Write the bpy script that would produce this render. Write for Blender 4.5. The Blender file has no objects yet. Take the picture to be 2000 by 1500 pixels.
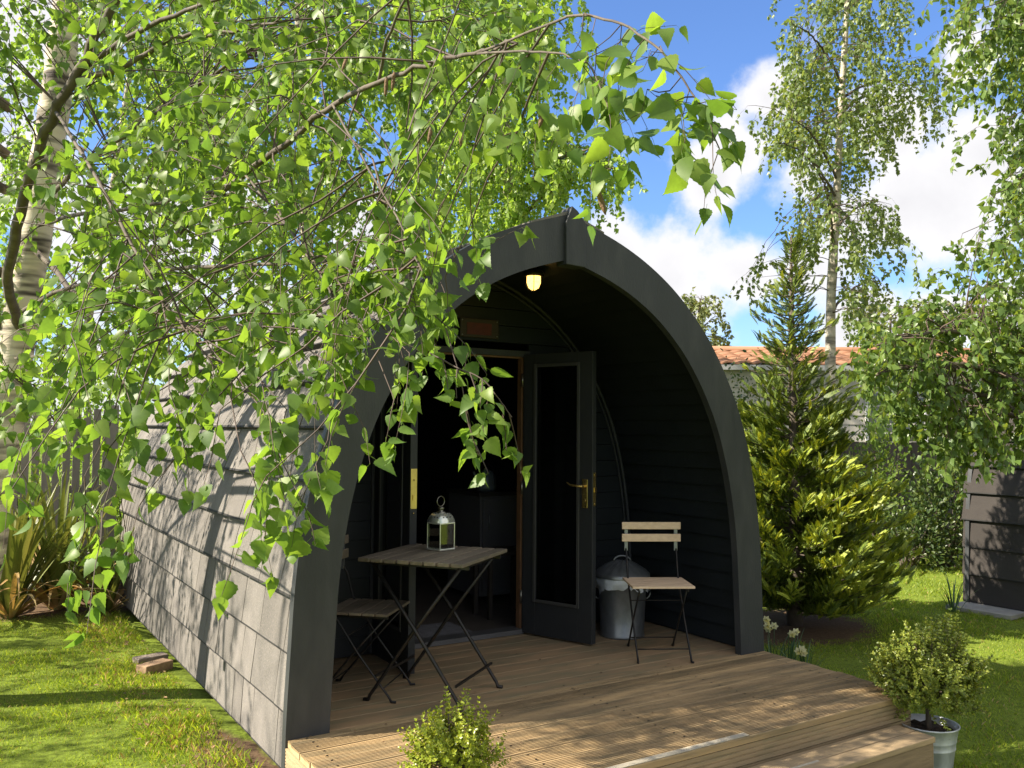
import bpy, math, random
import numpy as np
from math import sin, cos, pi, radians, sqrt, atan2, hypot

random.seed(7)
RNG = np.random.default_rng(11)
SC = bpy.context.scene
COL = SC.collection
V3 = lambda *a: np.array(a, float)

# ------------------------------------------------------------------ camera
CAM = V3(-1.328, -4.052, 1.42)          # pod frame: X along the porch front, Y into the pod, Z up from the deck
FPX = 1754.0
yaw, pit, rol = radians(31.9036), radians(2.844), radians(0.4494)
_f = V3(sin(yaw)*cos(pit), cos(yaw)*cos(pit), sin(pit))
_r = V3(cos(yaw), -sin(yaw), 0)
_u = np.cross(_r, _f)
RT = cos(rol)*_r + sin(rol)*_u
UP = -sin(rol)*_r + cos(rol)*_u
FW = _f
cam_d = bpy.data.cameras.new("camera")
cam_d.sensor_width = 36.0
cam_d.lens = 36.0*FPX/2000.0
cam_d.clip_start = 0.05
cam_d.clip_end = 2000
cam = bpy.data.objects.new("camera", cam_d)
COL.objects.link(cam)
from mathutils import Matrix, Vector
cam.matrix_world = Matrix([[RT[0], UP[0], -FW[0], CAM[0]], [RT[1], UP[1], -FW[1], CAM[1]],
                           [RT[2], UP[2], -FW[2], CAM[2]], [0, 0, 0, 1]])
SC.camera = cam

def ray(px, py):
    return RT*((px-1000)/FPX) - UP*((py-750)/FPX) + FW
def at(px, py, d):
    return CAM + ray(px, py)*d

# ------------------------------------------------------------------ light
SUNV = V3(-1.167, 0.375, 1.0); SUNV /= np.linalg.norm(SUNV)
SC.view_settings.view_transform = 'Standard'
SC.view_settings.look = 'None'
SC.view_settings.gamma = 1.0
SC.view_settings.exposure = 1.5
W = bpy.data.worlds.new("World"); SC.world = W
W.use_nodes = True
def build_world():
    nt = W.node_tree; N = nt.nodes; L = nt.links
    N.clear()
    out = N.new('ShaderNodeOutputWorld'); bg = N.new('ShaderNodeBackground')
    L.new(bg.outputs[0], out.inputs[0])
    sky = N.new('ShaderNodeTexSky'); sky.sky_type = 'NISHITA'
    sky.sun_disc = False
    sky.sun_elevation = math.asin(SUNV[2]); sky.sun_rotation = atan2(SUNV[0], SUNV[1])
    sky.air_density = 1.0; sky.dust_density = 0.6; sky.ozone_density = 2.2
    tc = N.new('ShaderNodeTexCoord')
    nz = N.new('ShaderNodeTexNoise'); nz.inputs['Scale'].default_value = 7.6
    nz.inputs['Detail'].default_value = 9.0; nz.inputs['Roughness'].default_value = 0.58
    L.new(tc.outputs['Generated'], nz.inputs['Vector'])
    def math_(op, a, b=None, c=None):
        m = N.new('ShaderNodeMath'); m.operation = op
        for i, v in enumerate((a, b, c)):
            if v is None: continue
            if isinstance(v, (int, float)): m.inputs[i].default_value = v
            else: L.new(v, m.inputs[i])
        return m.outputs[0]
    # cumulus banks stand at these compass directions (unit vectors) with these angular sizes
    blobs = [(1455,300,115),(1400,350,95),(1500,190,85),(1560,350,120),(1740,260,110),(1650,430,120),(1590,520,90),(1370,600,110),(1850,390,170),(1760,400,120),(1930,300,150),
             (1905,110,80),(2010,40,110),(1300,545,130),(1450,530,120),(1210,500,90),(1850,640,110),(1700,630,90),(1990,600,120),
             (90,60,170),(250,470,210),(60,330,170),(450,420,150),(720,460,120),(560,620,170),(200,780,200),(1000,620,200),(2200,300,220),(-300,300,300),(2500,500,300)]
    fill_banks = [((.2,-.9,.5),1.3),((.9,-.6,.4),1.1),((-.9,-.5,.5),1.0),((.1,-.2,1),.9),((-.6,.6,.6),.5)]   # unseen banks added behind and overhead to lift the fill light
    tot = None
    for (d, r) in [(ray(px, py), r) for (px, py, r) in blobs]+[(V3(*v), r*FPX/1.25) for v, r in fill_banks]:
        d = d/np.linalg.norm(d)
        vm = N.new('ShaderNodeVectorMath'); vm.operation = 'DISTANCE'
        L.new(tc.outputs['Generated'], vm.inputs[0]); vm.inputs[1].default_value = tuple(d)
        k = math_('MULTIPLY_ADD', vm.outputs['Value'], -1.0/(r*1.25/FPX), 1.0)
        k = math_('MAXIMUM', k, 0.0)
        tot = k if tot is None else math_('SMOOTH_MAX', tot, k, 0.25)
    gz = N.new('ShaderNodeTexNoise'); gz.inputs['Scale'].default_value = 2.6; gz.inputs['Detail'].default_value = 3.0
    L.new(tc.outputs['Generated'], gz.inputs['Vector'])
    dens = math_('MULTIPLY_ADD', nz.outputs['Fac'], 2.3, -1.36)
    dens = math_('ADD', dens, math_('MULTIPLY', tot, 1.25))
    mr = N.new('ShaderNodeMapRange'); mr.interpolation_type = 'SMOOTHSTEP'
    mr.inputs['From Min'].default_value = 0.16; mr.inputs['From Max'].default_value = 0.62
    L.new(dens, mr.inputs['Value'])
    # cloud tone: bright crests, greyer thick bellies
    tone = N.new('ShaderNodeMapRange'); tone.inputs['From Min'].default_value = 0.3; tone.inputs['From Max'].default_value = 1.5
    L.new(dens, tone.inputs['Value'])
    ct = N.new('ShaderNodeMix'); ct.data_type = 'RGBA'
    ct.inputs[6].default_value = (3.5, 3.46, 3.5, 1); ct.inputs[7].default_value = (2.7, 2.68, 2.8, 1)
    L.new(tone.outputs[0], ct.inputs[0])
    tint = N.new('ShaderNodeMix'); tint.data_type = 'RGBA'; tint.blend_type = 'MULTIPLY'
    tint.inputs[0].default_value = 1.0; tint.inputs[7].default_value = (0.46, 0.58, 0.79, 1)
    L.new(sky.outputs[0], tint.inputs[6])
    mx = N.new('ShaderNodeMix'); mx.data_type = 'RGBA'
    L.new(mr.outputs[0], mx.inputs[0]); L.new(tint.outputs[2], mx.inputs[6]); L.new(ct.outputs[2], mx.inputs[7])
    L.new(mx.outputs[2], bg.inputs[0])
    bg.inputs[1].default_value = 0.11
build_world()
sun_d = bpy.data.lights.new("sun", 'SUN'); sun_d.energy = 4.6; sun_d.angle = radians(0.53)
sun_d.color = (1.0, 0.91, 0.76)
sun = bpy.data.objects.new("sun", sun_d); COL.objects.link(sun)
sun.rotation_euler = Vector(SUNV).to_track_quat('Z', 'Y').to_euler()
sun.location = (-8, 3, 9)

# ------------------------------------------------------------------ materials
MATS = {}
def mat(name, base=(0.5, 0.5, 0.5), rough=0.6, metal=0.0, var=0.25, scale=6.0, stretch=(1, 1, 1), c2=None, bump=0.0,
        bscale=None, spec=0.5, fine=None, finec=None, finescale=200.0, island=None, detail=5.0):
    """Procedural principled material: base<->c2 by stretched noise, optional fine speckle, bump and per-piece variation."""
    if name in MATS: return MATS[name]
    m = bpy.data.materials.new(name); m.use_nodes = True
    nt = m.node_tree; N = nt.nodes; L = nt.links
    b = N['Principled BSDF']
    b.inputs['Roughness'].default_value = rough; b.inputs['Metallic'].default_value = metal
    b.inputs['Specular IOR Level'].default_value = spec
    tc = N.new('ShaderNodeTexCoord'); mp = N.new('ShaderNodeMapping')
    mp.inputs['Scale'].default_value = stretch
    L.new(tc.outputs['Object'], mp.inputs['Vector'])
    nz = N.new('ShaderNodeTexNoise'); nz.inputs['Scale'].default_value = scale; nz.inputs['Detail'].default_value = detail
    nz.inputs['Roughness'].default_value = 0.6
    L.new(mp.outputs[0], nz.inputs['Vector'])
    if c2 is None: c2 = tuple(c*(1-var) for c in base)
    mr = N.new('ShaderNodeMapRange'); mr.inputs['From Min'].default_value = 0.3; mr.inputs['From Max'].default_value = 0.7
    L.new(nz.outputs['Fac'], mr.inputs['Value'])
    mx = N.new('ShaderNodeMix'); mx.data_type = 'RGBA'
    mx.inputs[6].default_value = (*base, 1); mx.inputs[7].default_value = (*c2, 1)
    L.new(mr.outputs[0], mx.inputs[0])
    col = mx.outputs[2]
    if fine:
        n2 = N.new('ShaderNodeTexNoise'); n2.inputs['Scale'].default_value = finescale; n2.inputs['Detail'].default_value = 2.0
        L.new(mp.outputs[0], n2.inputs['Vector'])
        r2 = N.new('ShaderNodeMapRange'); r2.inputs['From Min'].default_value = 0.45; r2.inputs['From Max'].default_value = 0.7
        r2.inputs['To Max'].default_value = fine
        L.new(n2.outputs['Fac'], r2.inputs['Value'])
        m2 = N.new('ShaderNodeMix'); m2.data_type = 'RGBA'
        L.new(r2.outputs[0], m2.inputs[0]); L.new(col, m2.inputs[6]); m2.inputs[7].default_value = (*(finec or c2), 1)
        col = m2.outputs[2]
    if island:
        g = N.new('ShaderNodeNewGeometry'); h = N.new('ShaderNodeHueSaturation')
        r3 = N.new('ShaderNodeMapRange'); r3.inputs['To Min'].default_value = 1-island; r3.inputs['To Max'].default_value = 1+island
        L.new(g.outputs['Random Per Island'], r3.inputs['Value']); L.new(r3.outputs[0], h.inputs['Value'])
        L.new(col, h.inputs['Color']); col = h.outputs[0]
    L.new(col, b.inputs['Base Color'])
    if bump:
        bp = N.new('ShaderNodeBump'); bp.inputs['Strength'].default_value = bump; bp.inputs['Distance'].default_value = 0.01
        n3 = N.new('ShaderNodeTexNoise'); n3.inputs['Scale'].default_value = bscale or scale*4; n3.inputs['Detail'].default_value = 4
        L.new(mp.outputs[0], n3.inputs['Vector']); L.new(n3.outputs['Fac'], bp.inputs['Height']); L.new(bp.outputs[0], b.inputs['Normal'])
    MATS[name] = m
    return m

def leaf_mat(name, c1, c2, c3, trans=0.45, rough=0.42, tcol=None, spec=0.5):
    """Leaf: colour picked per leaf, light passing through the blade."""
    m = bpy.data.materials.new(name); m.use_nodes = True
    nt = m.node_tree; N = nt.nodes; L = nt.links
    b = N['Principled BSDF']; out = N['Material Output']
    g = N.new('ShaderNodeNewGeometry'); cr = N.new('ShaderNodeValToRGB')
    cr.color_ramp.elements[0].color = (*c1, 1); cr.color_ramp.elements[1].color = (*c3, 1)
    e = cr.color_ramp.elements.new(0.6); e.color = (*c2, 1)
    L.new(g.outputs['Random Per Island'], cr.inputs[0])
    tc = N.new('ShaderNodeTexCoord'); nz = N.new('ShaderNodeTexNoise'); nz.inputs['Scale'].default_value = 90
    L.new(tc.outputs['Object'], nz.inputs['Vector'])
    hs = N.new('ShaderNodeHueSaturation'); mr = N.new('ShaderNodeMapRange'); mr.inputs['To Min'].default_value = 0.75; mr.inputs['To Max'].default_value = 1.2
    L.new(nz.outputs['Fac'], mr.inputs['Value']); L.new(mr.outputs[0], hs.inputs['Value']); L.new(cr.outputs[0], hs.inputs['Color'])
    L.new(hs.outputs[0], b.inputs['Base Color']); b.inputs['Roughness'].default_value = rough
    b.inputs['Specular IOR Level'].default_value = spec
    t = N.new('ShaderNodeBsdfTranslucent')
    mt = N.new('ShaderNodeMix'); mt.data_type = 'RGBA'; mt.blend_type = 'MULTIPLY'; mt.inputs[0].default_value = 1
    mt.inputs[7].default_value = (*(tcol or (1.9, 1.6, 0.7)), 1)
    L.new(hs.outputs[0], mt.inputs[6]); L.new(mt.outputs[2], t.inputs[0])
    ms = N.new('ShaderNodeMixShader'); ms.inputs[0].default_value = trans
    L.new(b.outputs[0], ms.inputs[1]); L.new(t.outputs[0], ms.inputs[2]); L.new(ms.outputs[0], out.inputs[0])
    MATS[name] = m
    return m

def glass_mat(name, tint=(0.8, 0.85, 0.85), alpha=0.25, rough=0.02):
    m = bpy.data.materials.new(name); m.use_nodes = True
    nt = m.node_tree; N = nt.nodes; L = nt.links
    out = N['Material Output']; N.remove(N['Principled BSDF'])
    tr = N.new('ShaderNodeBsdfTransparent'); tr.inputs[0].default_value = (*tint, 1)
    gl = N.new('ShaderNodeBsdfGlossy'); gl.inputs['Roughness'].default_value = rough
    fr = N.new('ShaderNodeFresnel'); fr.inputs['IOR'].default_value = 1.5
    ad = N.new('ShaderNodeMath'); ad.operation = 'ADD'; ad.inputs[1].default_value = alpha
    nz = N.new('ShaderNodeTexNoise'); nz.inputs['Scale'].default_value = 4
    bp = N.new('ShaderNodeBump'); bp.inputs['Strength'].default_value = 0.03
    L.new(nz.outputs['Fac'], bp.inputs['Height']); L.new(bp.outputs[0], gl.inputs['Normal'])
    ms = N.new('ShaderNodeMixShader')
    L.new(fr.outputs[0], ad.inputs[0]); L.new(ad.outputs[0], ms.inputs[0]); L.new(tr.outputs[0], ms.inputs[1]); L.new(gl.outputs[0], ms.inputs[2])
    L.new(ms.outputs[0], out.inputs[0]); MATS[name] = m
    return m

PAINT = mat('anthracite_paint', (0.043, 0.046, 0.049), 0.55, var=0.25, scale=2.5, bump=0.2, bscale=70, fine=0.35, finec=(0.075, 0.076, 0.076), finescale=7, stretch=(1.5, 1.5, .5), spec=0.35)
COURSE_SHADE = mat('course_shadow_edge', (0.028, 0.026, 0.024), 0.9, var=.4, scale=8)  # near-black edge colour that paints the shadow line under each shingle course
DOORP = mat('door_paint', (0.027, 0.029, 0.031), 0.5, var=0.2, scale=4, bump=0.1, bscale=50, spec=0.35)
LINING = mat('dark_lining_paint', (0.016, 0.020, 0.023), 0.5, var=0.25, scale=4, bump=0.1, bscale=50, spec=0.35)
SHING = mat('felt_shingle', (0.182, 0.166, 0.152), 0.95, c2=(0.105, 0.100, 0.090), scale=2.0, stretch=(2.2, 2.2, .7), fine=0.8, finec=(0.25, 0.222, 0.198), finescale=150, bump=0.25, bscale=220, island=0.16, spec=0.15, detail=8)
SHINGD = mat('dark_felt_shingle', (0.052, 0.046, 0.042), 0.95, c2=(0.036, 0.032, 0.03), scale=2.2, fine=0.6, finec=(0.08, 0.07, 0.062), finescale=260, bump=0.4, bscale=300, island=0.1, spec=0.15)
DECKW = mat('weathered_decking', (0.48, 0.335, 0.17), 0.78, c2=(0.215, 0.155, 0.088), scale=2.4, stretch=(0.45, 4, 4), fine=0.65, finec=(0.15, 0.125, 0.075), finescale=7, bump=0.3, bscale=40, island=0.26, detail=8, spec=0.25)
FLOORW = mat('porch_floor_wood', (0.41, 0.27, 0.15), 0.75, c2=(0.24, 0.185, 0.11), scale=2.0, stretch=(0.7, 3, 3), fine=0.65, finec=(0.20, 0.185, 0.11), finescale=6, bump=0.2, bscale=40, island=0.12, detail=8, spec=0.25)
PALEW = mat('pale_planed_wood', (0.80, 0.60, 0.40), 0.65, c2=(0.66, 0.48, 0.31), scale=5, stretch=(0.6, 9, 9), bump=0.1, bscale=40)
GREYW = mat('weathered_slat_wood', (0.22, 0.172, 0.125), 0.8, c2=(0.13, 0.108, 0.08), scale=5, stretch=(0.8, 9, 9), fine=0.4, finec=(0.14, 0.15, 0.08), finescale=15, bump=0.3, bscale=60, island=0.35)
ENDW = mat('fresh_end_grain', (0.52, 0.37, 0.19), 0.8, c2=(0.38, 0.26, 0.13), scale=12, bump=0.2, bscale=60)
STRIP = mat('grip_strip', (0.52, 0.46, 0.35), 0.9, c2=(0.40, 0.35, 0.26), scale=10, fine=0.4, finescale=150, bump=0.4, bscale=200)
BLACKM = mat('black_iron', (0.018, 0.018, 0.018), 0.42, metal=0.3, var=0.3, scale=30, fine=0.4, finec=(0.06, 0.035, 0.02), finescale=40)
GREYM = mat('grey_steel', (0.30, 0.31, 0.32), 0.4, metal=0.7, var=0.3, scale=30)
GALV = mat('galvanised_zinc', (0.27, 0.285, 0.295), 0.34, metal=0.6, c2=(0.14, 0.15, 0.155), scale=9, stretch=(1, 1, 0.6), bump=0.05, bscale=30)
ZINC = mat('pale_zinc_bucket', (0.80, 0.82, 0.84), 0.48, metal=0.35, c2=(0.40, 0.43, 0.46), scale=8, stretch=(1, 1, 0.5), fine=0.3, finec=(0.25, 0.25, 0.22), finescale=18)
BRASS = mat('polished_brass', (0.75, 0.55, 0.20), 0.25, metal=0.9, var=0.3, scale=20)
CHROME = mat('bright_chrome', (0.80, 0.82, 0.72), 0.22, metal=0.7, var=0.1, scale=20)
DKMET = mat('tarnished_nickel', (0.25, 0.24, 0.20), 0.3, metal=0.9, var=0.3, scale=20)
BAG = mat('white_bin_liner', (0.55, 0.58, 0.60), 0.4, var=0.1, scale=12, bump=0.6, bscale=25)
GLASS = glass_mat('window_glass', (0.35, 0.38, 0.38), 0.06)
CLEAR = glass_mat('lantern_glass', (0.86, 0.92, 0.86), 0.12)
SOIL = mat('dark_soil', (0.055, 0.036, 0.024), 0.95, c2=(0.025, 0.018, 0.012), scale=14, fine=0.5, finec=(0.13, 0.08, 0.05), finescale=50, bump=0.8, bscale=50)
BARKW = mat('white_birch_bark', (0.62, 0.52, 0.39), 0.8, c2=(0.70, 0.62, 0.50), scale=3, stretch=(1, 1, 6), fine=1.0, finec=(0.06, 0.045, 0.038), finescale=3.4, bump=0.4, bscale=18)
BARKF = mat('slim_birch_bark', (0.46, 0.40, 0.31), 0.8, c2=(0.55, 0.49, 0.40), scale=3, stretch=(1, 1, 5), fine=0.8, finec=(0.09, 0.07, 0.055), finescale=2.6, bump=0.3, bscale=18)
BARKB = mat('brown_branch_bark', (0.11, 0.085, 0.06), 0.8, c2=(0.055, 0.042, 0.032), scale=9, fine=0.4, finec=(0.20, 0.17, 0.13), finescale=14, bump=0.4, bscale=40)
TWIG = mat('reddish_twig_bark', (0.095, 0.06, 0.042), 0.7, c2=(0.05, 0.035, 0.025), scale=9)
CATK = mat('brown_catkin', (0.20, 0.11, 0.05), 0.8, c2=(0.11, 0.07, 0.035), scale=80, bump=0.5, bscale=200)
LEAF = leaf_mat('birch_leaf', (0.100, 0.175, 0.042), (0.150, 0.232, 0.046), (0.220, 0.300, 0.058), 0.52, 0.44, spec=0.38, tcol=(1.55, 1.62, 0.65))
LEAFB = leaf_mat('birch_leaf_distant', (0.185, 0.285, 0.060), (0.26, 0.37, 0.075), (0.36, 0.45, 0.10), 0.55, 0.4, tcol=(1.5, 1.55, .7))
LEAFT = leaf_mat('tall_birch_leaf', (0.105, 0.165, 0.055), (0.155, 0.225, 0.07), (0.23, 0.30, 0.09), 0.5, 0.42)
LEAFR = leaf_mat('right_birch_leaf', (0.09, 0.155, 0.038), (0.13, 0.21, 0.045), (0.20, 0.275, 0.055), 0.46, 0.38)  # slightly deeper leaf greens for the right-hand birch and one bush
CONIF = leaf_mat('golden_conifer_spray', (0.075, 0.125, 0.024), (0.135, 0.195, 0.03), (0.24, 0.30, 0.04), 0.32, 0.5)
CONIFG = leaf_mat('golden_tip_spray', (0.24, 0.33, 0.04), (0.36, 0.43, 0.05), (0.50, 0.52, 0.07), 0.34, 0.5)
BOXL = leaf_mat('box_leaf', (0.135, 0.19, 0.03), (0.23, 0.29, 0.045), (0.40, 0.43, 0.08), 0.28, 0.3)
BOXY = leaf_mat('yellow_box_leaf', (0.22, 0.28, 0.035), (0.32, 0.39, 0.045), (0.45, 0.48, 0.07), 0.35, 0.32)
SHRUBL = leaf_mat('shrub_leaf', (0.028, 0.055, 0.014), (0.05, 0.085, 0.02), (0.11, 0.14, 0.035), 0.25, 0.4)
PALEL = leaf_mat('pale_shrub_leaf', (0.11, 0.15, 0.05), (0.17, 0.21, 0.07), (0.25, 0.28, 0.10), 0.3, 0.5)
PHORM = leaf_mat('phormium_blade', (0.11, 0.15, 0.03), (0.17, 0.20, 0.045), (0.25, 0.25, 0.08), 0.25, 0.4, tcol=(1.2, 1.1, 0.6))
DRYB = leaf_mat('dry_blade', (0.38, 0.22, 0.07), (0.44, 0.30, 0.12), (0.48, 0.38, 0.18), 0.25, 0.6, tcol=(1.2, 1.0, 0.6))
DAFL = leaf_mat('daffodil_blade', (0.05, 0.10, 0.04), (0.07, 0.14, 0.06), (0.11, 0.19, 0.09), 0.25, 0.4)
PETAL = leaf_mat('daffodil_petal', (0.80, 0.76, 0.52), (0.82, 0.78, 0.48), (0.85, 0.76, 0.30), 0.3, 0.5, tcol=(1, 1, 0.9))
GRASSB = leaf_mat('grass_blade', (0.130, 0.215, 0.024), (0.255, 0.345, 0.034), (0.42, 0.48, 0.070), 0.48, 0.5, tcol=(1.6, 1.5, 0.6))

# ------------------------------------------------------------------ mesh helpers
def children_root(o):
    while o.parent: o = o.parent
    return o
def tag(o, label=None, cat=None, group=None, kind=None):
    if label: o['label'] = label
    if cat: o['category'] = cat
    if group: o['group'] = group
    if kind: o['kind'] = kind
    return o
def thing(name, label, cat, loc=(0, 0, 0), group=None):
    o = bpy.data.objects.new(name, None); COL.objects.link(o)
    o.location = tuple(float(v) for v in loc); o.empty_display_size = 0.1
    return tag(o, label, cat, group)
def link(name, me, parent):
    o = bpy.data.objects.new(name, me); COL.objects.link(o)
    if parent is not None: o.parent = parent
    return o
SH = 0.022
class MB:
    def __init__(s): s.v = []; s.f = []; s.m = []; s.sm = []
    def add(s, verts, faces, mi=0, smooth=False):
        o = len(s.v); s.v.extend([tuple(map(float, p)) for p in verts])
        for f in faces: s.f.append(tuple(i+o for i in f)); s.m.append(mi); s.sm.append(smooth)
    def box(s, lo, hi, mi=0, R=None, c=None):
        (a, b, d), (e, f, g) = lo, hi
        P = [(a,b,d),(e,b,d),(e,f,d),(a,f,d),(a,b,g),(e,b,g),(e,f,g),(a,f,g)]
        if R is not None: P = [tuple(R@np.array(p)+(c if c is not None else 0)) for p in P]
        s.add(P, [(0,3,2,1),(4,5,6,7),(0,1,5,4),(1,2,6,5),(2,3,7,6),(3,0,4,7)], mi)
    def bar(s, p, q, w, h, mi=0, up=(0, 0, 1)):
        p = np.array(p, float); q = np.array(q, float); d = q-p; L = np.linalg.norm(d); d = d/L
        a = np.cross(d, np.array(up, float))
        if np.linalg.norm(a) < 1e-4: a = np.cross(d, V3(1, 0, 0))
        a /= np.linalg.norm(a); b = np.cross(a, d)
        P = [p-a*w/2-b*h/2, p+a*w/2-b*h/2, p+a*w/2+b*h/2, p-a*w/2+b*h/2]
        P += [x+d*L for x in P]
        s.add(P, [(0,1,2,3),(7,6,5,4),(0,4,5,1),(1,5,6,2),(2,6,7,3),(3,7,4,0)], mi)
    def tube(s, pts, r, n=6, mi=0, cap=True, smooth=True):
        pts = [np.array(p, float) for p in pts]; k = len(pts)
        rr = r if hasattr(r, '__len__') else [r]*k
        o = []; ref = None
        for i in range(k):
            d = pts[min(i+1, k-1)]-pts[max(i-1, 0)]; d = d/(np.linalg.norm(d)+1e-12)
            if ref is None: ref = V3(0, 0, 1) if abs(d[2]) < 0.9 else V3(1, 0, 0)
            a = np.cross(d, ref); a /= np.linalg.norm(a)+1e-12; b = np.cross(a, d); ref = b if False else ref
            if abs(np.dot(d, ref)) > 0.97: ref = V3(0.7, 0.7, 0) if abs(d[2]) > .8 else V3(0, 0, 1)
            for j in range(n):
                t = 2*pi*j/n; o.append(pts[i]+rr[i]*(cos(t)*a+sin(t)*b))
        F = [(i*n+j, i*n+(j+1) % n, (i+1)*n+(j+1) % n, (i+1)*n+j) for i in range(k-1) for j in range(n)]
        if cap: F += [tuple(range(n))[::-1], tuple((k-1)*n+j for j in range(n))]
        s.add(o, F, mi, smooth)
    def lathe(s, c, prof, n=32, mi=0, smooth=True, fn=None):
        o = []
        for (r, z) in prof:
            for j in range(n):
                t = 2*pi*j/n; q = r*(fn(t, z) if fn else 1)
                o.append((c[0]+q*cos(t), c[1]+q*sin(t), c[2]+z))
        F = [(i*n+j, i*n+(j+1) % n, (i+1)*n+(j+1) % n, (i+1)*n+j) for i in range(len(prof)-1) for j in range(n)]
        s.add(o, F, mi, smooth)
    def poly(s, P, D, mi=0):
        """closed polygon P extruded by vector D"""
        n = len(P); D = np.array(D, float); Q = [np.array(p)+D for p in P]
        s.add([*P, *Q], [tuple(range(n))[::-1], tuple(range(n, 2*n))]+[(i, (i+1) % n, n+(i+1) % n, n+i) for i in range(n)], mi)
    def build(s, name, mats, parent=None, shear=False, bevel=0, local=False):
        me = bpy.data.meshes.new(name)
        v = np.array(s.v, float)
        if shear: v[:, 1] += SH*v[:, 0]
        if parent is not None and not local: v = v-np.array(children_root(parent).location)
        me.from_pydata(v.tolist(), [], s.f)
        for m in (mats if isinstance(mats, (list, tuple)) else [mats]): me.materials.append(m)
        me.polygons.foreach_set('material_index', s.m); me.polygons.foreach_set('use_smooth', s.sm)
        me.update()
        o = link(name, me, parent)
        if bevel:
            b = o.modifiers.new('bevel', 'BEVEL'); b.width = bevel; b.segments = 2; b.limit_method = 'ANGLE'; b.angle_limit = radians(40)
        return o

def tri_mesh(name, V, T, mats, parent=None, mi=None, smooth=False):
    V = np.asarray(V, np.float32); T = np.asarray(T, np.int32)
    if parent is not None: V = V-np.array(children_root(parent).location, np.float32)
    me = bpy.data.meshes.new(name)
    me.vertices.add(len(V)); me.vertices.foreach_set('co', V.ravel())
    me.loops.add(T.size); me.loops.foreach_set('vertex_index', T.ravel())
    me.polygons.add(len(T))
    me.polygons.foreach_set('loop_start', np.arange(0, T.size, 3, dtype=np.int32))
    me.polygons.foreach_set('loop_total', np.full(len(T), 3, np.int32))
    for m in (mats if isinstance(mats, (list, tuple)) else [mats]): me.materials.append(m)
    if mi is not None: me.polygons.foreach_set('material_index', np.asarray(mi, np.int32))
    me.polygons.foreach_set('use_smooth', np.full(len(T), smooth))
    me.update(calc_edges=True); me.validate()
    return link(name, me, parent)

def unit(a): return a/(np.linalg.norm(a, axis=-1, keepdims=True)+1e-9)
def scatter(tv, tf, pos, along, nrm, size):
    """copies of a leaf template (x across, y along, z normal) as one triangle soup"""
    pos = np.asarray(pos, float); along = unit(np.asarray(along, float)); n = len(pos)
    ac = unit(np.cross(along, np.asarray(nrm, float))); nn = np.cross(ac, along)
    size = np.asarray(size, float).reshape(-1, 1, 1)
    V = pos[:, None, :]+size*(tv[None, :, 0:1]*ac[:, None, :]+tv[None, :, 1:2]*along[:, None, :]+tv[None, :, 2:3]*nn[:, None, :])
    T = tf[None]+(np.arange(n)*len(tv))[:, None, None]
    return V.reshape(-1, 3), T.reshape(-1, 3)

def birch_template(curl, fold, twist, wide):
    """toothed, pointed birch leaf with its stalk"""
    ys = [0.28, 0.30, 0.35, 0.40, 0.46, 0.52, 0.60, 0.67, 0.76, 0.83, 0.92, 0.99, 1.08, 1.14, 1.22, 1.35]
    base = np.interp(ys, [0.28, 0.30, 0.38, 0.47, 0.58, 0.70, 0.83, 0.96, 1.09, 1.20, 1.35], [0, .16, .34, .43, .425, .385, .31, .23, .14, .06, 0])
    v = []; f = []; n = len(ys)
    zz = lambda x, y: fold*abs(x)-curl*(y-.3)**2+twist*x*(y-.6)
    for i in range(n): v.append((0, ys[i], zz(0, ys[i])))
    for s in (1, -1):
        for i in range(n):
            x = 0.0 if i in (0, n-1) else base[i]*wide+(.030 if i % 2 else -.022)*(1-.5*i/n)
            y = ys[i]-.05*x-(.012 if i % 2 else 0); v.append((s*x, y, zz(s*x, y)))
    for k, s in enumerate((1, -1)):
        o = n*(k+1)
        for i in range(n-1):
            q = [(i, o+i, o+i+1), (i, o+i+1, i+1)]
            f += q if s > 0 else [t[::-1] for t in q]
    o = len(v); v += [(-.012, 0, 0), (.012, 0, 0), (.010, .29, 0), (-.010, .29, 0)]; f += [(o, o+1, o+2), (o, o+2, o+3)]
    return np.array(v), np.array(f)
LT_NEAR = [birch_template(.10, .20, .10, 1.0), birch_template(.30, .34, -.25, .92), birch_template(-.12, .10, .35, 1.06), birch_template(.50, .15, .15, .96)]
LT_FAR = (np.array([(0, 0.1, 0), (.42, .45, .1), (0, 1.25, -.08), (-.42, .45, .1), (0, .5, 0)]), np.array([(0, 1, 4), (1, 2, 4), (2, 3, 4), (3, 0, 4)]))
LT_OVAL = (np.array([(0, 0, 0), (.3, .35, .08), (.22, .8, .05), (0, 1, -.05), (-.22, .8, .05), (-.3, .35, .08), (0, .5, 0)]),
           np.array([(0, 1, 6), (1, 2, 6), (2, 3, 6), (3, 4, 6), (4, 5, 6), (5, 0, 6)]))

# ground level: a little higher on the left of the pod
def gz(x, y):
    x = np.asarray(x, float); y = np.asarray(y, float)
    t = np.clip((0.9-x)/1.2, 0, 1); t = t*t*(3-2*t)
    a = np.clip((x-2.3)/.8, 0, 1); b = np.clip((-.3-y)/.8, 0, 1)
    return -.135*a*a*(3-2*a)*b*b*(3-2*b)-0.305+0.085*t+0.012*np.sin(x*1.3+.4)*np.sin(y*1.1)

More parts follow.
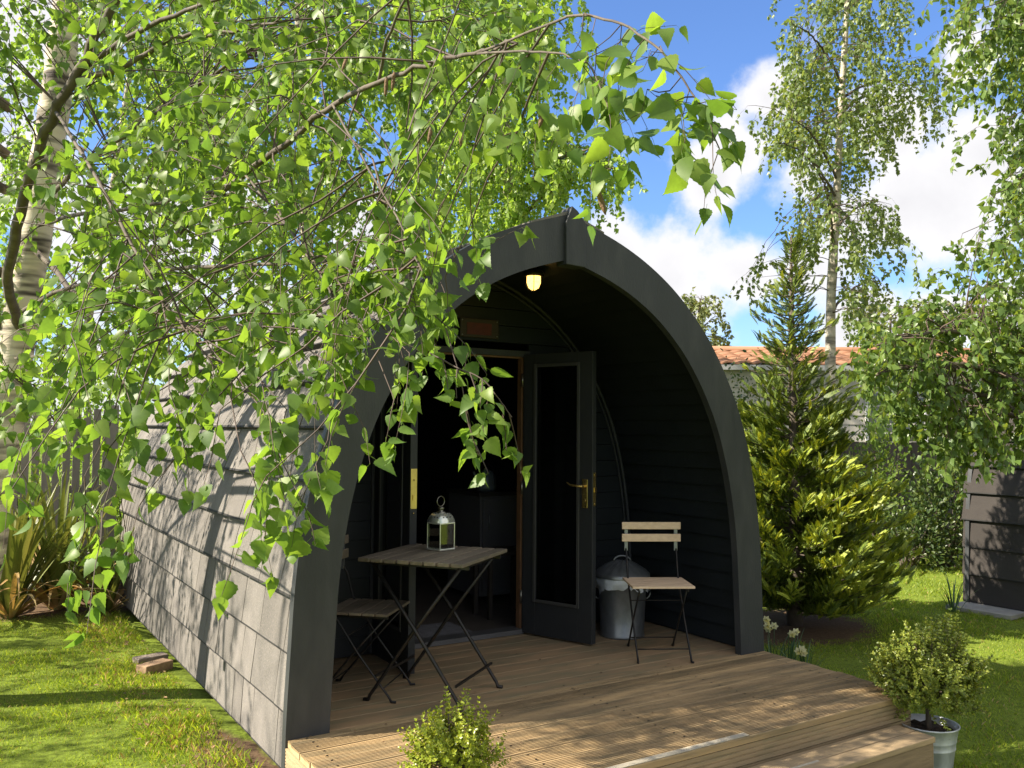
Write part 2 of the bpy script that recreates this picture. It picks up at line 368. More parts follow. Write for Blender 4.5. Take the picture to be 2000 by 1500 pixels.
# ------------------------------------------------------------------ setting: lawn
def lawn_material():
    m = mat('lawn_ground', (0.17, 0.225, 0.028), 0.95, c2=(0.12, 0.16, 0.022), scale=1.6, fine=0.6, finec=(0.045, 0.06, 0.012), finescale=38, bump=0.7, bscale=45, spec=0.1)
    nt = m.node_tree; N = nt.nodes; L = nt.links
    b = N['Principled BSDF']; src = b.inputs['Base Color'].links[0].from_socket
    tc = N.new('ShaderNodeTexCoord'); nz = N.new('ShaderNodeTexNoise'); nz.inputs['Scale'].default_value = 7; nz.inputs['Detail'].default_value = 6
    L.new(tc.outputs['Object'], nz.inputs['Vector'])
    acc = None
    # bare earth: by the left wall, under the conifer, the flax bed
    for (c, sc) in (((-0.10, 0.35, -.22), (1/.20, 1/.75, 1)), ((5.0, 1.5, -.3), (1/.85, 1/.75, 1)), ((-1.3, 5.3, -.22), (1/2.0, 1/0.8, 1)), ((9.5, 5.5, -.3), (1/4., 1/1.0, 1))):
        mp = N.new('ShaderNodeMapping'); mp.vector_type = 'TEXTURE'
        mp.inputs['Location'].default_value = c; mp.inputs['Scale'].default_value = tuple(1/k for k in sc)
        L.new(tc.outputs['Object'], mp.inputs['Vector'])
        ln = N.new('ShaderNodeVectorMath'); ln.operation = 'LENGTH'; L.new(mp.outputs[0], ln.inputs[0])
        ma = N.new('ShaderNodeMath'); ma.operation = 'MULTIPLY_ADD'; ma.inputs[1].default_value = 0.9; L.new(nz.outputs['Fac'], ma.inputs[0]); L.new(ln.outputs['Value'], ma.inputs[2])
        mr = N.new('ShaderNodeMapRange'); mr.inputs['From Min'].default_value = 1.25; mr.inputs['From Max'].default_value = 1.5
        mr.inputs['To Min'].default_value = 1; mr.inputs['To Max'].default_value = 0
        L.new(ma.outputs[0], mr.inputs['Value'])
        if acc is None: acc = mr.outputs[0]
        else:
            mm = N.new('ShaderNodeMath'); mm.operation = 'MAXIMUM'; L.new(acc, mm.inputs[0]); L.new(mr.outputs[0], mm.inputs[1]); acc = mm.outputs[0]
    n2 = N.new('ShaderNodeTexNoise'); n2.inputs['Scale'].default_value = 45; L.new(tc.outputs['Object'], n2.inputs['Vector'])
    so = N.new('ShaderNodeMix'); so.data_type = 'RGBA'; so.inputs[6].default_value = (0.05, 0.032, 0.02, 1); so.inputs[7].default_value = (0.19, 0.125, 0.075, 1)
    L.new(n2.outputs['Fac'], so.inputs[0])
    mx = N.new('ShaderNodeMix'); mx.data_type = 'RGBA'
    L.new(acc, mx.inputs[0]); L.new(src, mx.inputs[6]); L.new(so.outputs[2], mx.inputs[7]); L.new(mx.outputs[2], b.inputs['Base Color'])
    return m
def build_lawn():
    xs = np.concatenate([[-600, -150, -40, -15], np.arange(-8, 16.01, 0.25), [25, 60, 200, 600]])
    ys = np.concatenate([[-600, -150, -40, -15], np.arange(-7, 14.01, 0.25), [25, 60, 200, 600]])
    X, Y = np.meshgrid(xs, ys, indexing='ij'); Z = gz(X, Y)
    mb = MB(); n = len(ys)
    mb.add(np.stack([X, Y, Z], -1).reshape(-1, 3), [(i*n+j, (i+1)*n+j, (i+1)*n+j+1, i*n+j+1) for i in range(len(xs)-1) for j in range(n-1)], 0, True)
    tag(mb.build('lawn', lawn_material()), kind='structure')
    # grass blades where the lawn is seen
    def blades(n, x0, x1, y0, y1, h, w, keep=None):
        P = np.stack([RNG.uniform(x0, x1, n), RNG.uniform(y0, y1, n)], 1)
        if keep is not None: P = P[keep(P[:, 0], P[:, 1])]
        return P, np.full(len(P), h), np.full(len(P), w)
    def soil(x, y):
        e = (((x+.10)/.22)**2+((y-.35)/.75)**2 > RNG.uniform(.6, 1.2, len(x)))
        e &= (((x-5.0)/.85)**2+((y-1.5)/.75)**2 > RNG.uniform(.6, 1.2, len(x)))
        e &= (((x+1.3)/2.0)**2+((y-5.3)/.8)**2 > RNG.uniform(.6, 1.2, len(x)))
        return e
    left = lambda x, y: soil(x, y) & (x < -0.02)
    right = lambda x, y: soil(x, y) & ~((x < 3.2) & (y > -1.65)) & ~((x > 7.3) & (y < 1.4))
    sets = [blades(120000, -3.0, 0, -1.2, 5.3, .025, .0034, left), blades(14000, -0.45, 0, -1.2, 4.5, .042, .004, lambda x, y: (x < -.02) & (RNG.random(len(x)) < np.clip(-x/.12, .35, 1))),
            blades(110000, 3.0, 7.4, -2.2, 4.0, .028, .0042, right), blades(60000, 5.0, 11.5, 0.5, 6.0, .036, .008, right),
            blades(8000, 3.15, 3.5, -2.0, 1.5, .065, .005), blades(16000, -1.5, 3.3, -2.6, -1.1, .05, .005, lambda x, y: ~((x > .85) & (y > -1.6)))]
    P = np.concatenate([s[0] for s in sets]); H = np.concatenate([s[1] for s in sets]); Wd = np.concatenate([s[2] for s in sets])
    n = len(P); H = H*RNG.uniform(.45, 1.35, n)
    # tufts: blade height follows a soft patchwork
    H *= 0.75+0.45*(np.sin(P[:, 0]*5.1+1.3*np.sin(P[:, 1]*3.3))*np.sin(P[:, 1]*4.7))
    B = np.stack([P[:, 0], P[:, 1], gz(P[:, 0], P[:, 1])-.004], 1)
    a = RNG.uniform(0, 2*pi, n); side = np.stack([np.cos(a), np.sin(a), np.zeros(n)], 1)*Wd[:, None]/2
    b = RNG.uniform(0, 2*pi, n); lean = np.stack([np.cos(b), np.sin(b), np.zeros(n)], 1)*(H*RNG.uniform(.2, 1.0, n))[:, None]
    up = np.stack([np.zeros(n), np.zeros(n), H], 1)
    V = np.stack([B-side, B+side, B+up*.6+lean*.35+side*.7, B+up+lean], 1).reshape(-1, 3)
    T = (np.array([[0, 1, 2], [0, 2, 3]])[None]+(np.arange(n)*4)[:, None, None]).reshape(-1, 3)
    # straw-coloured blades: everywhere a few, more along the pod wall
    pd = np.where((P[:, 0] < 0), .05+.16*np.exp(-((P[:, 0]+.25)/.22)**2), .05)
    mi = (RNG.random(n) < pd).astype(int)
    tag(tri_mesh('grass', V, T, [GRASSB, DRYB], mi=np.repeat(mi, 2)), kind='stuff')
build_lawn()

# ------------------------------------------------------------------ pods
PROF = [(1.58, -0.175), (1.575, 0.10), (1.56, 0.42), (1.545, 0.70), (1.515, 0.95), (1.46, 1.22), (1.375, 1.49), (1.265, 1.72), (1.13, 1.93),
        (0.985, 2.10), (0.80, 2.265), (0.60, 2.395), (0.40, 2.49), (0.20, 2.56), (0.0, 2.62)]
CX = 1.583
def dense(P, n):
    P = np.array(P, float)
    # catmull-rom then resample by arc length
    Q = np.vstack([2*P[0]-P[1], P, 2*P[-1]-P[-2]]); out = []
    for i in range(1, len(Q)-2):
        for t in np.linspace(0, 1, 20, endpoint=False):
            p0, p1, p2, p3 = Q[i-1:i+3]
            out.append(.5*((2*p1)+(-p0+p2)*t+(2*p0-5*p1+4*p2-p3)*t*t+(-p0+3*p1-3*p2+p3)*t**3))
    out.append(P[-1]); out = np.array(out)
    s = np.concatenate([[0], np.cumsum(np.linalg.norm(np.diff(out, axis=0), axis=1))])
    u = np.linspace(0, s[-1], n)
    return np.stack([np.interp(u, s, out[:, 0]), np.interp(u, s, out[:, 1])], 1), s[-1]
DP, PLEN = dense(PROF, 241)
TAN = np.gradient(DP, axis=0); TAN /= np.linalg.norm(TAN, axis=1, keepdims=True)
NRM = np.stack([TAN[:, 1], -TAN[:, 0]], 1)             # outward
def pf(s, off=0.0):
    """point on the half profile at arc length s, moved off outward"""
    k = np.clip(s/PLEN*240, 0, 240); i = int(min(k, 239)); t = k-i
    p = DP[i]*(1-t)+DP[i+1]*t; n = NRM[i]*(1-t)+NRM[i+1]*t
    return p+n*off
def hw_at(z, off=0.0):
    P = DP+NRM*off
    return float(np.interp(z, P[:, 1], P[:, 0]))

def shingle_side(parent, sx, cx, y0, y1, m, seed, dz=0.0, widths=(0.10, 0.17, 0.21, 0.30, 0.33, 0.40)):
    rnd = random.Random(seed); mb = MB()
    L = 0.268; k = 0; s0 = 0.0
    while s0 < PLEN-0.02:
        s1 = min(s0+L, PLEN); n = 4
        lip = (0.021 if k < 3 else 0.040) if k > 0 else 0.012
        y = y0-rnd.uniform(0, .3)
        while y < y1:
            w = rnd.choice(widths); ya = max(y+.0038, y0); yb = min(y+w-.0038, y1); y += w
            if yb-ya < .01: continue
            jog = 0.0
            lp = lip+rnd.uniform(-.002, .003)
            A = []
            for t in (0, .028 if k < 3 else .04, .33, .66, 1.0):
                q = pf(s0+jog*(1-t)+(s1+.02-s0)*t, lp*(1-t)+.001*t-.038)
                A.append((cx+sx*q[0], q[1]+dz))
            q = pf(s0+jog, -.040); base = (cx+sx*q[0], q[1]+dz)
            V = [(base[0], ya, base[1]), (base[0], yb, base[1])]
            for a in A: V += [(a[0], ya, a[1]), (a[0], yb, a[1])]
            F = [(2*i, 2*i+1, 2*i+3, 2*i+2) for i in range(n+1)]
            # side closure towards the neighbours
            F += [tuple([0]+[2+2*i for i in range(n+1)]), tuple([1]+[3+2*i for i in range(n+1)])[::-1]]
            mb.add(V, F); i0 = len(mb.f)-len(F); mb.m[i0] = 1; mb.m[i0+1] = 1  # lip underside and lowest strip carry the painted shadow line
        s0 = s1; k += 1
    return mb.build('shingle_slope', [m, COURSE_SHADE], parent, shear=(dz == 0.0))

def shell(parent, cx, y0, y1, m, dz=0.0):
    mb = MB(); n = 60
    for sx in (-1, 1):
        O = [pf(PLEN*i/n, -.042) for i in range(n+1)]; I = [pf(PLEN*i/n, -.066) for i in range(n+1)]
        V = []
        for P in (O, I):
            for q in P: V += [(cx+sx*q[0], y0, q[1]+dz), (cx+sx*q[0], y1, q[1]+dz)]
        b = 2*(n+1)
        F = [(2*i, 2*i+1, 2*i+3, 2*i+2) for i in range(n)]+[(b+2*i, b+2*i+2, b+2*i+3, b+2*i+1) for i in range(n)]
        F += [(2*i, 2*i+2, b+2*i+2, b+2*i) for i in range(n)]+[(2*i+1, b+2*i+1, b+2*i+3, 2*i+3) for i in range(n)]+[(0, b, b+1, 1)]
        mb.add(V, F)
    return mb.build('shell', m, parent, shear=(dz == 0.0))

YB = 1.225            # plane of the porch back wall
def build_pod():
    t = thing('camping_pod', 'arched dark grey wooden camping pod with felt shingle sides and open porch', 'camping pod', (CX, 0.0, -0.28))
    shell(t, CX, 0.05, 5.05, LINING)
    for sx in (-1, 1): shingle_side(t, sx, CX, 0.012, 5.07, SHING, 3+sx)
    # arch boards
    n = 70
    for sx in (-1, 1):
        mb = MB(); O = []; I = []
        for i in range(n+1):
            s = PLEN*i/n; q = pf(s, .006); w = .205+.035*(i/n)**2
            p = pf(s, -w)
            if p[0] < 0.0 or (I and (p[1] < I[-1][1])): p = np.array([0.0, I[-1][1]+1e-4])
            O.append(q); I.append(p)
        V = []
        za = 0.004
        for (q, p) in zip(O, I):
            for (x, z) in (q, p):
                for y in (-.004, .046): V.append((CX+sx*max(x, 0.0), y, z if z > za or (x, z) != tuple(p) else z))
        F = []
        for i in range(n):
            a = 4*i; b = a+4
            F += [(a, a+2, b+2, b), (a+1, b+1, b+3, a+3), (a, b, b+1, a+1), (a+2, a+3, b+3, b+2)]
        F += [(0, 1, 3, 2)]
        mb.add(V, F, 0)
        mb.build('arch_board', PAINT, t, shear=True)
        # felt edging over the board
    # keystone block at the apex
    mb = MB()
    mb.poly([(CX-.036, -.03, 2.575), (CX+.005, -.03, 2.672), (CX+.045, -.03, 2.648), (CX+.102, -.03, 2.585), (CX+.100, -.03, 2.333), (CX-.034, -.03, 2.338)][::-1], (0, .10, 0))
    mb.build('keystone_board', PAINT, t, shear=True, bevel=.004)
    mb = MB()
    for sx in (-1, 1):
        a = pf(PLEN-.26, .016); b = pf(PLEN, .03)
        P = [(CX+sx*a[0], -.004, a[1]), (CX, -.004, b[1]), (CX, -.004, b[1]-.02), (CX+sx*a[0], -.004, a[1]-.012)]
        mb.poly(P if sx > 0 else P[::-1], (0, 5.08, 0))
    mb.build('ridge_cap', SHING, t, shear=True)
    # porch lining: horizontal overlapping boards
    for sx in (-1, 1):
        mb = MB(); s0 = .19
        while s0 < PLEN-.02:
            s1 = min(s0+.118, PLEN)
            a = pf(s0, -.092); b = pf(s1-.006, -.071); c = pf(s0, -.055)
            V = [(CX+sx*max(q[0], 0), y, q[1]) for q in (c, a, b) for y in (.047, YB+.02)]
            mb.add(V, [(0, 1, 3, 2), (2, 3, 5, 4)])
            s0 = s1
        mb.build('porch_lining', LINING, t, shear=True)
    # back wall of the porch
    mb = MB(); z = 0.012; DL, DR, DT = 0.925, 2.125, 1.965
    while z < 2.56:
        z1 = min(z+.118, 2.575); h = min(hw_at(z1, -.03), hw_at(z, -.03))
        def brd(x0, x1):
            if x1-x0 < .02: return
            mb.add([(x0, YB-.012, z), (x1, YB-.012, z), (x1, YB, z1-.004), (x0, YB, z1-.004), (x0, YB+.03, z), (x1, YB+.03, z), (x1, YB+.03, z1-.002), (x0, YB+.03, z1-.002)],
                   [(0, 1, 2, 3), (0, 4, 5, 1), (2, 6, 7, 3), (4, 7, 6, 5), (0, 3, 7, 4), (1, 5, 6, 2)])
        if z < DT-.05: brd(CX-h, DL); brd(DR, CX+h)
        else: brd(CX-h, CX+h)
        z = z1
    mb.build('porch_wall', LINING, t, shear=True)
    mb = MB()
    for sx in (-1, 1):
        for (o, y, r) in ((-.095, YB-.02, .013), (-.128, YB-.016, .008)):
            mb.tube([(CX+sx*max(pf(s, o)[0], 0), y, pf(s, o)[1]) for s in np.linspace(.19, PLEN-.03, 50)], r, 6)
    mb.build('arch_trim', PAINT, t, shear=True)
    # door frame
    mb = MB()
    mb.box((DL, YB-.02, 0.012), (DL+.045, YB+.07, DT)); mb.box((DR-.045, YB-.02, 0.012), (DR, YB+.07, DT)); mb.box((DL+.045, YB-.018, DT-.04), (DR-.045, YB+.07, DT))
    mb.box((DL+.045, YB-.03, 0.004), (DR-.045, YB+.09, .035), 2)
    mb.box((DR-.062, YB+.0, .036), (DR-.046, YB+.05, DT-.045), 1); mb.box((DL+.05, YB+.0, DT-.052), (DR-.063, YB+.05, DT-.041), 1)
    mb.build('door_frame', [PAINT, mat('bare_timber_edge', (0.20, 0.10, 0.045), .7, var=.3, scale=10), mat('sill_metal', (.12, .12, .12), .5, metal=.3)], t, shear=True)
    # inside: floor, ceiling and end wall in dark boards
    mb = MB(); mb.box((.09, YB+.05, -.05), (3.07, 5.0, .006))
    mb.build('interior_floor', mat('interior_floor', (.10, .085, .07), .6, var=.3, scale=4), t, shear=True)
    mb = MB(); P = [(CX+pf(s, -.03)[0], 5.0, pf(s, -.03)[1]) for s in np.linspace(0, PLEN, 40)]; P2 = [(2*CX-p[0], p[1], p[2]) for p in P[::-1]]
    mb.poly((P+P2[1:])[::-1], (0, .06, 0)); mb.build('end_wall', LINING, t, shear=True)
    mb = MB()
    for x in (.35, 1.55, 2.8): mb.box((x-.05, .15, -.29), (x+.05, 4.9, -.17))
    mb.build('floor_bearer', mat('bearer_timber', (.10, .07, .045), .9), t)
    # doors
    def door(hx, hy, ang, w, flip, glass_reflect):
        R = np.array([[cos(ang), -sin(ang), 0], [sin(ang), cos(ang), 0], [0, 0, 1]]); c = V3(hx, hy+SH*hx, 0.014)
        H = 1.925; th = .045; sl, sr, tr, br = .105, .115, .085, .235
        mb = MB(); b = lambda lo, hi, mi=0, M=mb: M.box(lo, hi, mi, R, c)
        b((0, -th/2, 0), (sl, th/2, H)); b((w-sr, -th/2, 0), (w, th/2, H)); b((sl, -th/2+.001, 0), (w-sr, th/2-.001, br)); b((sl, -th/2+.001, H-tr), (w-sr, th/2-.001, H))
        d = mb.build('door', DOORP, t, bevel=.003)
        mb = MB(); e = .014
        for s in (-1, 1):
            y0, y1 = (s*th/2, s*(th/2+.008)) if s > 0 else (s*(th/2+.008), s*th/2)
            for lo, hi in (((sl-e, y0, br-e), (sl+.008, y1, H-tr+e)), ((w-sr-.008, y0, br-e), (w-sr+e, y1, H-tr+e)), ((sl+.008, y0, br-e), (w-sr-.008, y1, br+.008)), ((sl+.008, y0, H-tr-.008), (w-sr-.008, y1, H-tr+e))):
                mb.box(lo, hi, 0, R, c)
        mb.build('glazing_bead', mat('bead_paint', (.055, .054, .052), .45, var=.15), d, bevel=.003)
        mb = MB(); mb.box((sl, -.004, br), (w-sr, .004, H-tr), 0, R, c); mb.build('door_pane', GLASS, d)
        # lever handle set on both faces, lock case in the edge
        mb = MB(); x = w-sr/2
        for s in (-1, 1):
            y0, y1 = sorted((s*th/2, s*(th/2+.006)))
            mb.box((x-.021, y0, .885), (x+.021, y1, 1.075), 0, R, c)
            pts = [V3(x, s*th/2, 1.03), V3(x, s*(th/2+.045), 1.03), V3(x-.03, s*(th/2+.055), 1.032), V3(x-.085, s*(th/2+.053), 1.034), V3(x-.112, s*(th/2+.05), 1.052)]
            mb.tube([R@p+c for p in pts], [.010, .009, .008, .007, .006], 8)
            mb.tube([R@V3(x, s*th/2, .935)+c, R@V3(x, s*(th/2+.009), .935)+c], .009, 10)
        if flip > 0: mb.build('door_handle', BRASS, d, bevel=.002)
        mb = MB(); lw = .013 if flip > 0 else .019; mb.box((w, -lw, .90 if flip > 0 else .94), (w+.004, lw, 1.12 if flip > 0 else 1.17), 0, R, c); mb.box((w+.004, -.007, .99), (w+.012, .007, 1.02), 0, R, c)
        for z in (.915, 1.105): mb.tube([R@V3(w+.003, 0, z)+c, R@V3(w+.006, 0, z)+c], .005, 8)
        mb.build('lock_plate', BRASS, d)
        for z in (.2, .95, 1.7): mb = MB(); mb.tube([R@V3(-.008, -th/2-.004, z)+c, R@V3(-.008, -th/2-.004, z+.09)+c], .008, 8); mb.build('hinge', DKMET, d)
        return d
    door(2.085, YB-.022, atan2(-.537, .20), .572, 1, 1)
    door(.965, YB-.022, atan2(-.56, -.02), .56, -1, 0)
    return t
POD = build_pod()

# porch lamp, sign
def build_lamp():
    p = at(1042, 545, 5.75); s = 0.0
    t = thing('porch_lamp', 'small round glowing porch lamp fixed under the pod ridge', 'lamp', p)
    mb = MB(); mb.lathe(p, [(.0, .052), (.062, .05), (.066, .03), (.064, .018), (.05, .016), (0, .016)], 24); mb.build('lamp_base', BLACKM, t)
    mb = MB(); mb.tube([p+V3(0, 0, .05), p+V3(0, 0, .16)], .02, 10); mb.build('ceiling_stem', BLACKM, t)
    m = bpy.data.materials.new('lit_lamp_glass'); m.use_nodes = True; N = m.node_tree.nodes; L = m.node_tree.links
    b = N['Principled BSDF']; b.inputs['Base Color'].default_value = (.9, .7, .3, 1); b.inputs['Roughness'].default_value = .3
    lw = N.new('ShaderNodeTexNoise'); lw.inputs['Scale'].default_value = 8
    cr = N.new('ShaderNodeValToRGB'); cr.color_ramp.elements[0].color = (1, .50, .06, 1); cr.color_ramp.elements[1].color = (1, .66, .20, 1)
    L.new(lw.outputs['Fac'], cr.inputs[0]); L.new(cr.outputs[0], b.inputs['Emission Color']); b.inputs['Emission Strength'].default_value = 1.5
    mb = MB(); mb.lathe(p, [(.046, .016), (.048, -.01), (.045, -.035), (.034, -.058), (.016, -.07), (0, -.073)], 24); mb.build('lamp_glass', m, t)
    mb = MB()
    for k in range(3):
        a = k*pi/3; mb.tube([p+V3(cos(a)*r, sin(a)*r, z) for r, z in ((.054, .02), (.054, -.03), (.04, -.062), (0, -.08), (-.04, -.062), (-.054, -.03), (-.054, .02))], .0028, 5)
    mb.build('wire_guard', BLACKM, t)
build_lamp()
def build_sign():
    x0, x1, z0, z1 = 1.545, 1.850, 2.035, 2.165; y = YB-.035
    t = thing('door_sign', 'small dark brown plaque with dull red centre above the pod doorway', 'sign', ((x0+x1)/2, y+SH*1.7, z0))
    mb = MB(); mb.box((x0, y, z0), (x1, y+.018, z1)); mb.build('sign_board', mat('plaque_wood', (.045, .03, .022), .6, var=.4, scale=8, stretch=(.6, 1, 6)), t, shear=True, bevel=.004)
    mb = MB(); mb.box((x0+.05, y-.003, z0+.02), (x1-.06, y-.0005, z1-.03)); mb.build('painted_panel', mat('dull_red_paint', (.12, .018, .018), .6, var=.5, scale=18), t, shear=True)
    for x in (x0+.015, x1-.015):
        for z in (z0+.015, z1-.015): mb = MB(); mb.tube([(x, y-.004, z), (x, y+.004, z)], .005, 8); mb.build('fixing_screw', GREYM, t, shear=True)
build_sign()

# ------------------------------------------------------------------ timber deck and step
def reeded(mb, x0, x1, y0, y1, zt, th, n, dep, mi=0, xj=0.0):
    P = [(y0, zt-th)]; w = (y1-y0)/n; P.append((y0, zt-.004)); P.append((y0+.002, zt))
    for i in range(n):
        a = y0+i*w; b = a+w
        if i > 0: P.append((a+w*.28, zt))
        if i < n-1: P += [(b-w*.28, zt), (b-w*.19, zt-dep), (b+w*.19, zt-dep)]
    P += [(y1-.002, zt), (y1, zt-.004), (y1, zt-th)]
    k = len(P)
    V = [(x0, y, z) for y, z in P]+[(x1, y, z) for y, z in P]
    mb.add(V, [(i, (i+1) % k, k+(i+1) % k, k+i) for i in range(k)], mi)
    mb.add(V, [tuple(range(k))[::-1], tuple(range(k, 2*k))], mi+1)
def build_deck():
    t = thing('timber_deck', 'weathered brown timber deck of ribbed boards in front of the pod', 'deck', (CX, -.5, -.3))
    rnd = random.Random(5)
    mb = MB(); y = -1.076; k = 0
    while y < -.02:
        y1 = min(y+.128, .018)
        x1 = 3.165+rnd.uniform(-.006, .006)
        if k < 2: x1 = 3.16-.03*(2-k)+.0
        reeded(mb, .008+rnd.uniform(-.006, .006), x1, y, y1-.008, rnd.uniform(-.0015, .0015), .03, 8, .010)
        for x in (.1, .85, 1.6, 2.35, 3.05):
            for q in (.028, .092):
                c = (x+rnd.uniform(-.008, .008), y+q+rnd.uniform(-.004, .004), .0022)
                mb.add([(c[0]+.006*cos(j*pi/4), c[1]+.006*sin(j*pi/4), c[2]) for j in range(8)], [tuple(range(8))], 2)
        y = y1; k += 1
    mb.build('deck_boards', [DECKW, ENDW, BLACKM], t, shear=True)
    mb = MB(); y = .022
    while y < YB:
        y1 = min(y+.142, YB+.03); mb.box((.06, y, -.03), (3.11, y1-.0035, rnd.uniform(-.001, .001))); y = y1
    mb.build('porch_floor', FLOORW, t, shear=True, bevel=.003)
    # fascias: reeded boards on edge
    mb = MB()
    def vreeded(p0, p1, nrm, z0, z1, n):
        p0 = np.array(p0); p1 = np.array(p1); nr = np.array(nrm, float); P = [(0, z0), (.022, z0)]; w = (z1-z0)/n
        for i in range(n):
            b = z0+(i+1)*w
            if i < n-1: P += [(.022, b-w*.2), (.016, b-w*.1), (.016, b+w*.1), (.022, b+w*.2)]
        P += [(.022, z1), (0, z1)]; k = len(P)
        V = [(*(p0+nr*d), z) for d, z in P]+[(*(p1+nr*d), z) for d, z in P]
        mb.add(V, [(i, (i+1) % k, k+(i+1) % k, k+i) for i in range(k)]+[tuple(range(k))[::-1], tuple(range(k, 2*k))])
    vreeded((.02, -1.052), (3.13, -1.052), (0, -1), -.125, -.033, 4)
    vreeded((.02, -1.050), (3.13, -1.050), (0, -1), -.25, -.13, 8)
    vreeded((.022, -1.03), (.022, .0), (-1, 0), -.145, -.033, 8); vreeded((.022, -1.03), (.022, .0), (-1, 0), -.265, -.15, 8)
    vreeded((3.12, -1.03), (3.12, .1), (1, 0), -.145, -.033, 8); vreeded((3.12, -1.03), (3.12, .1), (1, 0), -.265, -.15, 8)
    mb.build('fascia_boards', mat('fascia_wood', (.40, .29, .16), .8, c2=(.25, .18, .10), scale=3, stretch=(.5, .5, 4), fine=.4, finec=(.16, .15, .08), finescale=14, bump=.25, bscale=40), t, shear=True)
    jw = mat('joist_wood', (.22, .15, .09), .85)
    for x in (.1, .85, 1.6, 2.35, 3.05): mb = MB(); mb.box((x-.03, -.99, -.22), (x+.03, .02, -.031)); mb.build('deck_joist', jw, t, shear=True)
    for x in (.1, 1.6, 3.05):
        for y in (-.9, -.1): mb = MB(); mb.box((x+.031, y-.04, -.33), (x+.11, y+.04, -.04)); mb.build('deck_post', jw, t, shear=True)
    mb = MB(); mb.box((.9, -1.070, .0022), (1.87, -1.033, .005)); mb.build('grip_strip', STRIP, t, shear=True)
    # step
    t = thing('deck_step', 'low plain timber step of two planks along the deck front', 'step', (1.9, -1.2, -.3))
    mb = MB(); mb.box((.98, -1.178, -.155), (2.962, -1.070, -.125)); mb.box((.98, -1.292, -.155), (2.962, -1.183, -.1255))
    mb.build('step_tread', mat('step_wood', (.44, .31, .17), .78, c2=(.25, .185, .105), scale=2.5, stretch=(.5, 4, 4), fine=.35, finec=(.12, .1, .06), finescale=12, bump=.25, bscale=40, island=.1), t, shear=True, bevel=.005)
    mb = MB(); mb.box((1.0, -1.285, -.45), (2.955, -1.258, -.1565)); mb.box((1.0, -1.256, -.45), (1.028, -1.07, -.1565)); mb.box((2.926, -1.256, -.45), (2.954, -1.07, -.1565))
    mb.build('step_riser', mat('riser_wood', (.31, .215, .12), .8, c2=(.19, .135, .08), scale=3, stretch=(.5, 1, 5), bump=.25, bscale=40, fine=.3, finec=(.1, .07, .04), finescale=14), t, shear=True, bevel=.004)
    mb = MB(); mb.box((1.2, -1.200, -.1249), (2.17, -1.187, -.1215)); mb.build('grip_strip', STRIP, t, shear=True)
    t.location.y -= .03
build_deck()

def build_litter():
    r = np.random.default_rng(9); n1, n2 = 90, 120
    x = np.concatenate([r.uniform(.1, 3.05, n1), r.uniform(-.5, -.03, n2)]); y = np.concatenate([r.uniform(-1.0, 1.1, n1), r.uniform(-.4, 4.6, n2)])
    z = np.concatenate([np.full(n1, .006), gz(x[n1:], y[n1:])+.018]); y[:n1] += SH*x[:n1]
    a = r.uniform(0, 2*pi, n1+n2); V, T = scatter(*LT_OVAL, np.stack([x, y, z], 1), np.stack([np.cos(a), np.sin(a), a*0], 1), np.stack([r.normal(size=n1+n2)*.15, r.normal(size=n1+n2)*.15, a*0+1], 1), np.concatenate([r.uniform(.008, .022, n1), r.uniform(.015, .04, n2)]))
    tag(tri_mesh('leaf_litter', V, T, mat('dead_leaf', (.24, .15, .07), .9, c2=(.12, .07, .035), scale=20, island=.5)), kind='stuff')
build_litter()

# ------------------------------------------------------------------ furniture
def rot2(a): return np.array([[cos(a), -sin(a), 0], [sin(a), cos(a), 0], [0, 0, 1]])
def build_table():
    c = V3(.90, .29, 0); a = .66; R = rot2(a)
    t = thing('folding_table', 'square folding bistro table with weathered wooden slat top and black crossed legs', 'table', c)
    tr = lambda p: R@np.array(p, float)+c
    L, Wd, n, z = .63, .60, 8, .75
    mb = MB(); w = Wd/n
    for i in range(n):
        y0 = -Wd/2+i*w; mb.box((-L/2, y0+.006, z-.02), (L/2, y0+w-.006, z+random.uniform(-.0015, .001)), 0, R, c)
    mb.build('tabletop', GREYW, t, bevel=.003)
    mb = MB()
    for x in (-.22, .22): mb.bar(tr((x, -Wd/2+.01, z-.032)), tr((x, Wd/2-.01, z-.032)), .012, .022)
    mb.build('top_rail', BLACKM, t)
    # two crossed leg frames, each with two legs joined by a stretcher
    for s, y0, y1, x in ((1, .24, -.27, .245), (-1, -.24, .27, .225)):
        mb = MB()
        mb.bar(tr((-x, y1*.86, .13)), tr((x, y1*.86, .13)), .010, .012); mb.build('stretcher', BLACKM, t)
        mb = MB(); mb.bar(tr((-x, y0, z-.04)), tr((x, y0, z-.04)), .012, .014); mb.build('stretcher', BLACKM, t)
        for sx in (-1, 1):
            mb = MB(); mb.tube([tr((sx*x, y0, z-.04)), tr((sx*x, y0+(y1-y0)*.5, z*.5)), tr((sx*x, y1*.97, .03)), tr((sx*x, y1, .008)), tr((sx*x, y1*1.10, .006))], [.010, .010, .009, .010, .011], 6)
            mb.build('leg', BLACKM, t)
build_table()

